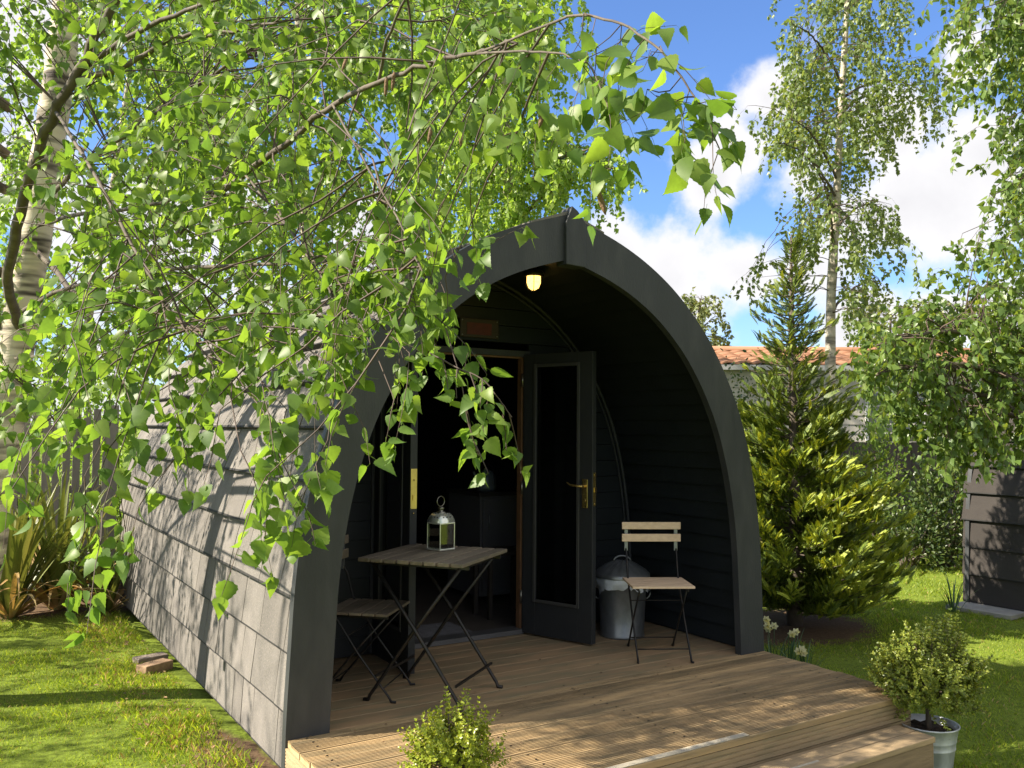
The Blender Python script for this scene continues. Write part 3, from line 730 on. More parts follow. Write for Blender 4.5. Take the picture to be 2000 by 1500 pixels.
def build_chair(c, a, slat_m, back_m, label, loc_z=0):
    """folding bistro chair facing local -Y"""
    R = rot2(a); c = np.array(c, float)
    t = thing('folding_chair', label, 'chair', c, 'folding bistro chairs on the porch')
    tr = lambda p: R@np.array(p, float)+c
    Wd = .39; z = .455
    mb = MB(); d = .36; n = 5; w = d/n
    for i in range(n): mb.box((-Wd/2, -.20+i*w+.004, z-.013), (Wd/2, -.20+(i+1)*w-.004, z+.001), 0, R, c)
    mb.build('seat', slat_m, t, bevel=.002)
    mb = MB()
    for sx in (-1, 1): mb.bar(tr((sx*.155, -.19, z-.023)), tr((sx*.155, .15, z-.023)), .006, .018)
    mb.build('seat_rail', BLACKM, t)
    top = {}
    for sx in (-1, 1):
        # back upright runs down to the front foot
        mb = MB(); x = sx*.165
        P = [(x*1.02, .225, .80), (x*1.02, .205, .66), (x, .165, .60), (x, .13, .47), (x, -.03, .24), (x, -.20, .03), (x, -.215, .006), (x*1.03, -.24, .006)]
        mb.tube([tr(p) for p in P], [.006, .007, .006, .006, .006, .006, .007, .008], 6); mb.build('back_leg', BLACKM, t)
        mb = MB(); x = sx*.148
        mb.tube([tr(p) for p in ((x, -.17, z-.03), (x, .0, .24), (x, .175, .03), (x, .19, .006), (x, .215, .006))], [.006, .006, .006, .007, .008], 6); mb.build('front_leg', BLACKM, t)
        mb = MB(); mb.box((sx*.165-.011, .186, .625), (sx*.165+.011, .198, .80), 0, R, c)
        mb.build('back_bracket', GREYM, t)
    for (z0, z1) in ((.685, .735), (.765, .812)):
        mb = MB(); mb.box((-Wd/2, .168+.02*(z0-.6), z0), (Wd/2, .183+.02*(z0-.6), z1), 0, R, c); mb.build('back_slat', back_m, t, bevel=.003)
    for p, q, rr in (((-.165, -.17, .07), (.165, -.17, .07), .004), ((-.148, .145, .07), (.148, .145, .07), .004), ((-.165, .03, .33), (.165, .03, .33), .003)):
        mb = MB(); mb.tube([tr(p), tr(q)], rr, 6); mb.build('stretcher', BLACKM, t)
    return t
build_chair((2.52, .36, 0), -.50, PALEW, PALEW, 'folding bistro chair with two pale wooden back slats in front of the dustbin')
build_chair((.60, .54, 0), .82, GREYW, GREYW, 'dark weathered folding bistro chair pushed beside the table, half behind the left arch post')

def build_lantern():
    c = V3(.98, .385, .752); a = .25; R = rot2(a)
    t = thing('lantern', 'small square glass lantern with bright metal dome and ring handle standing on the table', 'lantern', c)
    tr = lambda p: R@np.array(p, float)+c
    h = .052; H = .142
    mb = MB(); mb.box((-h-.004, -h-.004, 0), (h+.004, h+.004, .010), 0, R, c); mb.box((-h-.003, -h-.003, H), (h+.003, h+.003, H+.008), 0, R, c)
    for sx in (-1, 1):
        for sy in (-1, 1): mb.box((sx*h-.0032, sy*h-.0032, .010), (sx*h+.0032, sy*h+.0032, H), 0, R, c)
    mb.build('frame', CHROME, t, bevel=.002)
    mb = MB()
    for k in range(4):
        Q = R@rot2(k*pi/2); mb.box((-h+.005, h-.002, .016), (h-.005, h+.001, H), 0, Q, c)
    mb.build('glass_pane', CLEAR, t)
    mb = MB(); n = 10; V = []
    for i in range(n+1):
        u = i/n; s = (h+.002)*(1-.58*u**1.6); z = H+.008+.052*sin(u*pi/2)
        V += [tr((-s, -s, z)), tr((s, -s, z)), tr((s, s, z)), tr((-s, s, z))]
    mb.add(V, [(4*i+j, 4*i+(j+1) % 4, 4*i+4+(j+1) % 4, 4*i+4+j) for i in range(n) for j in range(4)]+[tuple(4*n+j for j in range(4))], 0, True)
    mb.build('dome', CHROME, t)
    mb = MB()
    for k in range(4):
        Q = R@rot2(k*pi/2)
        for x in (-.024, 0, .024): mb.tube([Q@V3(x, -.042, H+.036)+c, Q@V3(x, -.0480, H+.034)+c], .0065, 10)
    mb.build('vent_hole', BLACKM, t)
    mb = MB(); mb.lathe(tr((0, 0, H+.058)), [(.026, 0), (.026, .006), (.012, .01), (.013, .02), (.019, .026), (.012, .034), (0, .036)], 16); mb.build('finial', DKMET, t)
    mb = MB(); z = H+.122; mb.tube([tr((.027*cos(q), .004, z+.027*sin(q))) for q in np.linspace(0, 2*pi, 29)], .0028, 6, cap=False); mb.build('ring_handle', DKMET, t)
build_lantern()

def build_bin():
    c = V3(2.655, .88, 0)
    t = thing('dustbin', 'galvanised metal dustbin with ribbed lid and white liner poking out, behind the pale chair', 'dustbin', c)
    mb = MB(); mb.lathe(c, [(0, .004), (.148, .004), (.152, .0), (.156, .008), (.150, .02), (.158, .2), (.165, .385), (.170, .39), (.170, .40), (.160, .40), (.155, .2), (.145, .02), (0, .02)], 48,
                        fn=lambda q, z: 1+.008*(1 if z < .385 and z > .02 and sin(q*14) > .3 else 0))
    mb.build('bin_body', GALV, t)
    mb = MB(); n = 72; fl = lambda q, z: 1+.02*max(0, sin(q*18))*(1 if .43 < z < .5 else 0)
    prof = [(.192, .404), (.192, .425), (.188, .430), (.16, .452), (.12, .478), (.075, .50), (.05, .508), (0, .512)]
    o = []
    for (r, z) in prof:
        for j in range(n):
            q = 2*pi*j/n; o.append((c[0]+r*cos(q), c[1]+r*sin(q), c[2]+z+(.006*max(0, sin(q*16)) if .04 < r < .185 else 0)))
    mb.add(o, [(i*n+j, i*n+(j+1) % n, (i+1)*n+(j+1) % n, (i+1)*n+j) for i in range(len(prof)-1) for j in range(n)], 0, True)
    lid = mb.build('bin_lid', GALV, t)
    mb = MB(); mb.tube([c+V3(.06*cos(q)*.85, -.06*cos(q)*.5, .505+.04*sin(q)) for q in np.linspace(0, pi, 13)], .006, 8); mb.build('lid_handle', GALV, lid)
    rnd = random.Random(4); mb = MB(); n = 60; o = []
    R_ = [(.175, .408), (.186, .400), (.184, .37), (.180, .338)]
    jit = [rnd.uniform(-1, 1) for _ in range(n)]
    for k, (r, z) in enumerate(R_):
        for j in range(n):
            q = 2*pi*j/n; dr = (.014*sin(q*5+k)+.010*sin(q*11+2*k)+.006*jit[j])*(k/3.)
            dz = (-.035*max(0, sin(q*2.0+2.2))-.02*sin(q*7)*.5-.012*jit[(j*7) % n])*(k/3.)
            o.append((c[0]+(r+dr)*cos(q), c[1]+(r+dr)*sin(q), c[2]+z+dz))
    mb.add(o, [(i*n+j, i*n+(j+1) % n, (i+1)*n+(j+1) % n, (i+1)*n+j) for i in range(3) for j in range(n)], 0, True)
    mb.build('bin_liner', BAG, t)
    for s in (-1, 1):
        mb = MB(); mb.tube([c+V3(s*(.165+.035*sin(q))*.85, -s*(.165+.035*sin(q))*.5, .30+.05*cos(q)) for q in np.linspace(0, pi, 9)], .005, 6)
        mb.build('side_handle', GALV, t)
build_bin()

# inside the pod
def build_inside():
    c = V3(2.36, 2.35, .006)
    t = thing('cabinet', 'grey cabinet just inside the pod doorway with a kettle on its worktop', 'cabinet', c)
    m = mat('grey_cabinet_paint', (.12, .115, .115), .6, var=.15, scale=3)
    mb = MB(); mb.box((c[0], c[1], .05), (c[0]+.5, c[1]+.55, .86)); mb.build('carcass', m, t, bevel=.003)
    mb = MB(); mb.box((c[0]-.02, c[1]-.02, .862), (c[0]+.52, c[1]+.56, .895)); mb.build('worktop', mat('dark_worktop', (.05, .045, .04), .35), t, bevel=.004)
    mb = MB()
    mb.box((c[0]+.02, c[1]-.018, .08), (c[0]+.48, c[1]-.002, .84)); d = mb.build('cabinet_door', m, t, bevel=.003)
    mb = MB(); mb.tube([(c[0]+.07, c[1]-.03, .6), (c[0]+.07, c[1]-.03, .74)], .006, 8); mb.build('door_knob', GREYM, d)
    k = V3(c[0]+.14, c[1]+.14, .896)
    t = thing('kettle', 'small pale kettle on the cabinet worktop', 'kettle', k)
    mb = MB(); mb.lathe(k, [(0, 0), (.075, 0), (.082, .03), (.075, .11), (.055, .16), (.02, .18), (.012, .195), (0, .2)], 24); mb.build('kettle_body', mat('kettle_enamel', (.16, .18, .19), .3, var=.1), t)
    mb = MB(); mb.tube([k+V3(-.06, 0, .09), k+V3(-.11, 0, .13), k+V3(-.125, 0, .165)], [.02, .012, .010], 8); mb.build('spout', MATS['kettle_enamel'], t)
    mb = MB(); mb.tube([k+V3(.075*cos(q), 0, .12+.11*sin(q)) for q in np.linspace(0, pi, 11)], .006, 6); mb.build('kettle_handle', BLACKM, t)
    mb = MB(); x, y = 1.42, 1.50; mb.box((x-.33, y-.2, .0065), (x+.36, y+.25, .016)); tag(mb.build('doormat', mat('grey_mat', (.20, .20, .21), .95, c2=(.14, .14, .15), scale=20, bump=.6, bscale=150), shear=True), 'grey doormat lying inside the pod threshold', 'doormat')
    c = V3(2.22, 1.85, .006)
    t = thing('stool', 'low dark stool standing in front of the cabinet', 'stool', c)
    dm = mat('dark_stool_wood', (.035, .028, .022), .5, var=.3)
    mb = MB(); mb.box((c[0]-.15, c[1]-.14, .47), (c[0]+.25, c[1]+.14, .50)); mb.build('stool_seat', dm, t, bevel=.004)
    for sx in (-.12, .22):
        for sy in (-.11, .11): mb = MB(); mb.bar((c[0]+sx, c[1]+sy, .006), (c[0]+sx, c[1]+sy, .469), .03, .03); mb.build('leg', dm, t)
build_inside()

# ------------------------------------------------------------------ plants in buckets
def leafy_ball(c, rx, rz, n, lobes, size, seed):
    """sprigs of small opposite leaves standing out of an uneven rounded bush"""
    r = np.random.default_rng(seed); pos = []; al = []; nr = []; sz = []; stems = []
    for i in range(n):
        d = unit(r.normal(size=3)); 
        if d[2] < -.6: d[2] *= -.5
        bump = 1+.22*sin(3*d[0]*2+seed)+.18*sin(5*d[1]+2*d[2]*3+seed*2)
        for (ld, la) in lobes: bump += la*max(0, float(np.dot(d, unit(np.array(ld, float))))-.86)/.14
        rad = bump*(r.uniform(.45, 1.0)**.6)
        base = c+d*np.array([rx, rx, rz])*rad
        g = unit(d*.8+np.array([0, 0, .8])+r.normal(size=3)*.35); L = size*r.uniform(3.2, 5.5)
        stems.append([base-d*size*1.5, base+g*L])
        k = 5
        for j in range(k):
            p = base+g*L*(j+.5)/k
            for s in (0, 1, 2, 3):
                q = unit(np.cross(g, r.normal(size=3))); pos.append(p); al.append(q+g*(.4+.8*j/k)); nr.append(g+r.normal(size=3)*.3); sz.append(size*r.uniform(.75, 1.2)*(1-.25*j/k))
    return pos, al, nr, sz, stems
def potted_box(c, label, rx, rz, lift, n, lobes, size, lm, seed, stem_m=None, br=.148, bh=.27):
    t = thing('potted_shrub', label, 'potted shrub', c, 'small box shrubs in buckets by the deck')
    mb = MB(); mb.lathe(c, [(0, .003), (br*.70, .003), (br*.72, .0), (br*.74, .01), (br*.86, bh*.55), (br*.885, bh*.56), (br*.885, bh*.58), (br*.875, bh*.60), (br*.90, bh*.70), (br*.92, bh*.71), (br*.915, bh*.73), (br*.985, bh*.97), (br*1.03, bh*.975), (br*1.04, bh), (br*1.02, bh*1.01), (br*.97, bh), (br*.93, bh*.8)], 40)
    mb.build('bucket', ZINC, t)
    mb = MB(); n_ = 28; V = [(c[0], c[1], c[2]+bh*.90)]
    rr = random.Random(seed)
    for q in (.5, .96):
        for j in range(n_): V.append((c[0]+br*q*cos(2*pi*j/n_), c[1]+br*q*sin(2*pi*j/n_), c[2]+bh*.87+rr.uniform(-.008, .012)))
    mb.add(V, [(0, 1+j, 1+(j+1) % n_) for j in range(n_)]+[(1+j, 1+n_+j, 1+n_+(j+1) % n_, 1+(j+1) % n_) for j in range(n_)], 0, True); mb.build('potting_soil', SOIL, t)
    cc = np.array(c)+V3(0, 0, lift)
    pos, al, nr, sz, st = leafy_ball(cc, rx, rz, n, lobes, size, seed)
    V, T = scatter(*LT_OVAL, pos, al, nr, sz); tri_mesh('foliage', V, T, lm, t)
    mb = MB()
    mb.tube([np.array(c)+V3(0, 0, bh*.85), np.array(c)+V3(.01, .01, (bh+lift)/2), cc], [.016, .013, .008], 8)
    for k, (a, b) in enumerate(st):
        if k % 9 == 0: mb.tube([cc+V3(0, 0, -rz*.5)+(cc*0), (a+cc)/2+V3(0, 0, -.02), a], [.006, .004, .002], 5)
        if k % 2 == 0: mb.tube([a, b], [.0016, .0008], 3, cap=False)
    mb.build('stem', stem_m or BARKB, t)
p = at(1814, 1412, 4.84); pz = p[2]-.27
potted_box((p[0], p[1], pz), 'zinc bucket of loose bushy box shrub standing right of the step', .215, .235, .27+.205, 1300, [((-1, .2, -.05), .35), ((-.1, 0, 1), .2), ((.4, -.2, .9), .22)], .020, BOXL, 5)
p = at(885, 1478, 3.12)
potted_box((p[0], p[1], float(gz(p[0], p[1]))), 'zinc bucket of compact yellow-green box shrub at the front edge of the deck', .125, .145, p[2]-float(gz(p[0], p[1]))-.015, 480, [((0, 0, 1), .12), ((.5, 0, .8), .12), ((-.5, .2, .8), .12)], .0155, BOXY, 8)

# ------------------------------------------------------------------ trees
def bez(p0, p1, p2, n):
    t = np.linspace(0, 1, n)[:, None]
    return (1-t)**2*p0+2*t*(1-t)*p1+t*t*p2
class Tree:
    def __init__(s, name, label, cat, base, group=None, seed=1):
        s.t = thing(name, label, cat, base, group); s.r = np.random.default_rng(seed); s.tw = MB(); s.pos = []; s.al = []; s.nr = []; s.sz = []; s.nodes = []; s.keep_clear = None
    def trunk(s, pts, rad, m=BARKW, n=14):
        pts = np.array(pts, float); k = len(pts); u = np.linspace(0, k-1, (k-1)*6+1)
        P = np.stack([np.interp(u, range(k), pts[:, i]) for i in range(3)], 1); P[1:-1] = (P[:-2]+P[1:-1]*2+P[2:])/4
        Rr = np.interp(u, range(k), rad)*(1+.05*np.sin(np.arange(len(u))*1.7))
        mb = MB(); mb.tube(P, list(Rr), n); s.nodes += list(P); return mb.build('trunk', m, s.t)
    def branch(s, pts, r0, r1, m=BARKB, part=True, n=7):
        pts = np.array(pts, float); k = len(pts); u = np.linspace(0, k-1, (k-1)*5+1)
        P = np.stack([np.interp(u, range(k), pts[:, i]) for i in range(3)], 1)
        for _ in range(2): P[1:-1] = (P[:-2]+P[1:-1]*2+P[2:])/4
        P[1:-1] += s.r.normal(size=(len(P)-2, 3))*min(.006, r0*.25)
        rr = list(np.linspace(r0, r1, len(P)))
        if part:
            mb = MB(); mb.tube(P, rr, n); mb.build('branch', m, s.t)
        else: s.tw.tube(P, rr, 5, cap=False)
        s.nodes += list(P[1:]); return P
    def leaf(s, p, d, size, droop=.8):
        r = s.r; a = unit(np.asarray(d)*.6+r.normal(size=3)*.55+V3(0, 0, -droop))
        s.pos.append(p); s.al.append(a); s.nr.append(r.normal(size=3)+V3(0, 0, .25)); s.sz.append(size*float(np.clip(r.normal(1, .2), .5, 1.45)))
    def strand(s, p, d, length, size, gap, droop=1.0, tube=True, r0=.0022, fork=0.25, clump=2):
        """one hanging twig with leaves in small bunches"""
        p = np.array(p, float); d = unit(np.asarray(d, float)); n = max(3, int(length/.06)); st = length/n; P = [p.copy()]
        for i in range(n):
            d = unit(d+V3(0, 0, -1)*droop*.28+s.r.normal(size=3)*.12); p = p+d*st; P.append(p.copy())
        P = np.array(P)
        if tube: s.tw.tube(P, list(np.linspace(r0, r0*.4, len(P))), 3, cap=False)
        m = max(2, int(length/gap))
        for i in range(m):
            u = (i+.6)/m*n; k = int(min(u, n-1)); q = P[k]+(P[k+1]-P[k])*(u-k); dd = P[k+1]-P[k]
            for _ in range(1+int(s.r.integers(0, clump+1))):
                side = s.r.normal(size=3); s.leaf(q+unit(side)*size*.12, unit(dd)*.6+unit(side)*.8, size)
        for _ in range(clump): s.leaf(P[-1], P[-1]-P[-2], size)
        if fork and length > .2:
            for k in range(1, n):
                if s.r.random() < fork: s.strand(P[k], unit(P[k+1]-P[k])+s.r.normal(size=3)*.6, length*s.r.uniform(.25, .5), size, gap, droop, tube, r0*.7, 0, clump)
        return P
    def spray(s, target, reach, size, gap, ns, hang, lift=.15, droop=1.0, r0=.0032, tube=True, clump=2):
        """side branch from the nearest limb to target, with hanging twigs"""
        N = np.array(s.nodes); target = np.array(target, float)
        if s.keep_clear and s.keep_clear(target): return
        dd = np.linalg.norm(N-target+V3(0, 0, -.1), axis=1); j = int(np.argmin(np.abs(dd-reach)+dd*.15)); a = N[j]
        L = np.linalg.norm(target-a); mid = (a+target)/2+V3(0, 0, lift*L)+s.r.normal(size=3)*.06*L
        P = bez(a, mid, target, max(6, int(L/.12)))
        P[1:-1] += s.r.normal(size=(len(P)-2, 3))*.008
        if tube: s.tw.tube(P, list(np.linspace(r0, r0*.35, len(P))), 4, cap=False)
        for k in range(ns):
            u = s.r.uniform(.35, 1.0) if k else 1.0; i = int(u*(len(P)-1)); i = min(i, len(P)-2)
            d = unit(P[i+1]-P[i])+s.r.normal(size=3)*.55
            s.strand(P[i+1] if k == 0 else P[i], d, hang*s.r.uniform(.5, 1.2), size, gap, droop, tube, min(.0018, r0*.5), clump=clump)
        return P
    def catkin(s, p, L):
        d = unit(V3(s.r.normal()*.15, s.r.normal()*.15, -1)); P = [np.array(p)+d*L*u for u in np.linspace(0, 1, 6)]
        mb = MB(); mb.tube(P, [.002, .0045, .005, .0048, .004, .001], 6); mb.build('catkin', CATK, s.t)
    def finish(s, lt, lm):
        lts = lt if isinstance(lt, list) else [lt]; P, A, Q, Z = (np.array(x, float) for x in (s.pos, s.al, s.nr, s.sz)); Vs = []; Ts = []; o = 0
        for k, l in enumerate(lts):
            i = np.arange(k, len(P), len(lts)); V, T = scatter(*l, P[i], A[i], Q[i], Z[i]); Vs.append(V); Ts.append(T+o); o += len(V)
        tri_mesh('foliage', np.vstack(Vs), np.vstack(Ts), lm, s.t, smooth=True)
        if s.tw.v: s.tw.build('twigs', TWIG, s.t)

def near_birch():
    base = at(-95, 1400, 5.3); base[2] = float(gz(base[0], base[1]))-.03
    T = Tree('silver_birch', 'nearest silver birch with pale trunk at left and large bright leaves drooping over the pod', 'tree', base, seed=21)
    T.trunk([base, at(-50, 1180, 5.3), at(2, 880, 5.3), at(35, 660, 5.3), at(72, 430, 5.3), at(105, 220, 5.3), at(128, 40, 5.3), at(150, -180, 5.3), at(165, -500, 5.3)],
            [.14, .12, .105, .10, .092, .085, .08, .07, .045])
    B = []
    D = [  # boughs: pixel x, y and distance of the points they pass through
        ([(40, 640, 5.25), (15, 560, 4.6), (30, 470, 4.0), (62, 330, 3.6), (110, 205, 3.4), (185, 90, 3.3), (240, -20, 3.2), (330, -200, 3.0)], .028, .012),
        ([(60, 480, 5.25), (190, 620, 4.7), (265, 525, 4.2), (330, 470, 3.7), (405, 402, 3.3), (475, 338, 3.0), (575, 270, 2.75), (650, 205, 2.6), (740, 158, 2.45), (830, 125, 2.3), (930, 105, 2.1), (1010, 85, 1.9)], .017, .0032),
        ([(100, 380, 5.2), (150, 330, 4.6), (230, 275, 4.2), (350, 185, 3.9), (470, 110, 3.6)], .015, .005),
        ([(150, 158, 3.35), (250, 128, 3.3), (340, 70, 3.2), (430, 65, 3.1), (560, 40, 2.9)], .012, .004),
        ([(140, 150, 3.4), (270, 60, 3.2), (390, 12, 3.0), (520, -30, 2.9)], .012, .004),
        ([(75, 440, 5.2), (160, 415, 4.3), (260, 408, 3.9), (410, 375, 3.5), (560, 350, 3.2)], .012, .004),
        ([(40, 610, 5.2), (130, 560, 4.4), (300, 525, 3.6), (430, 520, 3.1), (600, 510, 2.7), (700, 520, 2.5)], .012, .003),
        ([(30, 700, 5.2), (130, 690, 4.2), (270, 640, 3.3), (430, 640, 2.7), (560, 660, 2.4)], .009, .0025),
        ([(20, 760, 5.2), (60, 760, 4.2), (90, 800, 3.2), (140, 870, 2.6)], .008, .0025),
        ([(110, 220, 3.4), (180, 330, 2.9), (250, 470, 2.5), (330, 600, 2.3), (420, 720, 2.15)], .007, .0022),
        ([(740, 158, 2.45), (760, 60, 2.3), (820, -60, 2.2)], .005, .003),
        ([(930, 105, 2.1), (1010, 100, 1.75), (1090, 103, 1.6), (1150, 120, 1.5), (1185, 200, 1.45)], .0028, .0011),
        ([(930, 105, 2.1), (1040, 60, 1.75), (1130, 25, 1.55), (1215, 45, 1.45), (1290, 95, 1.4), (1330, 150, 1.38), (1375, 215, 1.36), (1405, 290, 1.35)], .0030, .0010),
        ([(650, 205, 2.6), (720, 330, 2.3), (790, 450, 2.1), (830, 540, 2.0)], .0035, .0016),
        ([(475, 338, 3.0), (560, 440, 2.6), (640, 560, 2.3), (700, 640, 2.15)], .004, .0016),
        ([(330, -200, 3.0), (600, -220, 2.7), (800, -150, 2.4), (1000, -80, 2.0)], .012, .004)]
    for (p0, p1, p2, p3) in (((-1.1, 1.95, 2.3), (-2.3, 2.2, 3.0), (-3.6, 2.4, 3.2), (-5.0, 2.3, 2.9)), ((-1.1, 1.97, 2.8), (-2.2, 3.1, 3.6), (-3.6, 4.2, 3.9), (-5.2, 5.0, 3.6)),
                             ((-1.1, 2.0, 3.3), (-2.0, 2.9, 4.2), (-3.0, 4.4, 4.7), (-4.2, 5.9, 4.7)), ((-1.1, 1.95, 3.0), (-2.4, 1.7, 3.9), (-4.0, 1.6, 4.4), (-5.6, 1.9, 4.2)), ((-1.1, 1.95, 2.0), (-1.7, 3.0, 2.4), (-2.6, 4.2, 2.6), (-3.6, 5.2, 2.3))):
        T.branch([p0, p1, p2, p3], .03, .008)
    for pts, r0, r1 in D: B.append(T.branch([at(*p) for p in pts], r0, r1))
    r = T.r
    def gap_in_crown(p):
        # the crown has gaps that let sun through to the deck's left front, the shingle wall and the lawn beside it
        for dz in (0.0, -.3):
            z = p[2]+dz
            if p[0] > -.02:
                x, y = p[0]+z*1.167, p[1]-z*.375
                if -.1 < x < 1.25 and -1.05 < y < .02 and r.random() < .9: return True
                
            else:
                t = -p[0]/1.167; zz = z-t; yy = p[1]-t*.375
                if zz < 0 and z > 0:
                    x, y = p[0]+(z+.25)*1.167, p[1]-(z+.25)*.375
                    if -1.6 < x < 0 and -1.0 < y < 2.4 and r.random() < .45: return True
                if -.2 < yy < 1.6 and 0 < zz < 1.9 and r.random() < .8: return True
                if -1.1 < yy < -.1 and r.random() < .8:
                    x, y = p[0]+z*1.167, p[1]-z*.375
                    if x < 1.3: return True
        return False
    def fill(n, poly, d0, d1, size, gap, ns, hang, reach=.5):
        poly = np.array(poly, float); lo = poly.min(0); hi = poly.max(0); c = 0
        while c < n:
            x, y = r.uniform(lo, hi); ins = False; m = len(poly)
            for i in range(m):
                a, b = poly[i], poly[(i+1) % m]
                if (a[1] > y) != (b[1] > y) and x < (b[0]-a[0])*(y-a[1])/(b[1]-a[1])+a[0]: ins = not ins
            if not ins: continue
            p = at(x, y, r.uniform(d0, d1))
            if gap_in_crown(p): continue
            if x < 170 and y < 640 and r.random() < .75: continue
            c += 1; T.spray(p, reach*r.uniform(.5, 1.4), size, gap, ns, hang, clump=1)
    S = .036
    def clear(p):            # the trunk stays open to view
        q = p-CAM; z = float(q@FW)
        if z > 5.2 or z < .3: return False
        x = 1000+FPX*float(q@RT)/z; y = 750-FPX*float(q@UP)/z
        return 20 < x < 175 and -100 < y < 480 and r.random() < .8
    T.keep_clear = clear
    fill(118, [(-200, -120), (1080, -120), (1050, 60), (900, 230), (700, 380), (450, 430), (-200, 480)], 2.9, 5.6, S, .045, 4, .45, .8)
    fill(24, [(-60, -80), (1050, -80), (1020, 60), (860, 200), (660, 330), (420, 360), (-60, 380)], 2.2, 3.4, S, .045, 3, .34)
    fill(28, [(-60, 360), (480, 380), (800, 420), (700, 560), (480, 590), (-60, 600)], 2.3, 4.4, S, .045, 3, .36)
    fill(24, [(-60, 560), (380, 560), (600, 560), (560, 660), (330, 690), (-60, 740)], 2.1, 3.6, S, .045, 3, .34)
    fill(14, [(640, 420), (900, 440), (860, 520), (680, 560)], 1.95, 2.4, S, .045, 3, .30)
    for i in range(95):      # the far side of the crown, over the lawn and the shingle wall
        p = V3(r.uniform(-4.2, -.35), r.uniform(1.7, 5.0), r.uniform(1.25, 3.8))
        T.spray(p, .6*r.uniform(.5, 1.4), S, .05, 3, .45, clump=1)
    for i in range(115):       # crown top, mostly out of view, added to shade the deck
        z = r.uniform(3.3, 5.0); x, y = r.uniform(1.15, 3.2), r.uniform(-1.4, -.1)
        T.spray(V3(x-1.167*z, y+.375*z, z), .7*r.uniform(.5, 1.4), S, .05, 3, .4, clump=1)
    for i in range(170):      # outer crown, mostly out of view, added to shade the lawn and far wall
        t = r.uniform(2.6, 5.2); q = V3(-.03, r.uniform(1.5, 5.0), r.uniform(-.1, 1.7)) if i % 8 < 3 else V3(r.uniform(-3.2, -.2), r.uniform(.3, 4.8), -.25)
        T.spray(q+V3(-1.167, .375, 1)*t, 1.0*r.uniform(.5, 1.4), S, .05, 3, .4, clump=1)
    # the drooping twigs that hang in front of the pod: start, tip direction
    H = [(120, 800, 2.2, .34), (60, 830, 2.1, .30), (165, 930, 1.95, .36), (200, 1000, 1.9, .26), (250, 830, 2.1, .36), (290, 960, 2.0, .18), (330, 760, 2.1, .30), (20, 960, 1.9, .14),
         (430, 800, 2.0, .34), (470, 880, 1.9, .28), (520, 930, 1.85, .26), (560, 800, 1.95, .34), (610, 760, 1.95, .30), (640, 860, 1.9, .24), (660, 720, 2.0, .26), (590, 980, 1.85, .18),
         (700, 660, 2.0, .22), (760, 610, 2.0, .28), (800, 690, 1.95, .22), (830, 600, 2.0, .20), (870, 540, 2.0, .10), (770, 780, 1.9, .12), (380, 640, 2.1, .32), (500, 640, 2.1, .32), (225, 640, 2.2, .32)]
    for (x, y, d, L) in H: T.spray(at(x, y, d), .5, .039, .038, 2, L, lift=.12, clump=1)
    # sprig reaching right across the doorway
    P = T.branch([at(840, 690, 2.0), at(900, 722, 1.95), at(945, 740, 1.92), at(975, 780, 1.9), at(1000, 815, 1.9)], .0022, .001, part=False)
    for k in (2, 7, 10, 13, 16, 19): T.strand(P[min(k, len(P)-1)], V3(.2, -.1, -1)+r.normal(size=3)*.3, r.uniform(.06, .15), S, .035, 1, fork=0, clump=1)
    P = T.branch([at(870, 640, 2.0), at(900, 740, 1.95), at(915, 830, 1.93), at(935, 890, 1.92)], .0018, .001, part=False)
    for k in range(4, 16, 3): T.strand(P[k], V3(.2, -.1, -1)+r.normal(size=3)*.4, .07, S, .035, 1, fork=0, clump=1)
    # upper right sprigs against the sky
    for b, ks in ((B[12], (8, 12, 15, 18, 21, 24, 27, 29, 31, 33, 35)), (B[11], (4, 8, 11, 14, 17, 20))):
        for k in ks:
            k = min(k, len(b)-1)
            T.strand(b[k], V3(.2, -.1, -.7)+r.normal(size=3)*.55, r.uniform(.07, .24)*(1 if k < 28 else .5), .036, .038, 1.3, fork=.2, clump=1, r0=.0010)
    for (x, y, d, L) in ((1190, 200, 1.45, .12), (1215, 240, 1.45, .10), (1240, 110, 1.42, .10), (1290, 190, 1.4, .12), (1330, 230, 1.38, .10), (1160, 300, 1.5, .10), (1130, 180, 1.55, .16), (1085, 130, 1.6, .16), (1030, 120, 1.8, .22)):
        T.spray(at(x, y, d), .12, .036, .040, 2, L, lift=.1, r0=.0014, clump=1)
    for (x, y, d) in ((845, 240, 2.1), (900, 245, 2.1), (1063, 205, 1.7), (1165, 365, 1.5), (770, 140, 2.3), (678, 110, 2.5), (755, 150, 2.3)): T.catkin(at(x, y, d), .05)
    T.finish(LT_NEAR, LEAF)
near_birch()

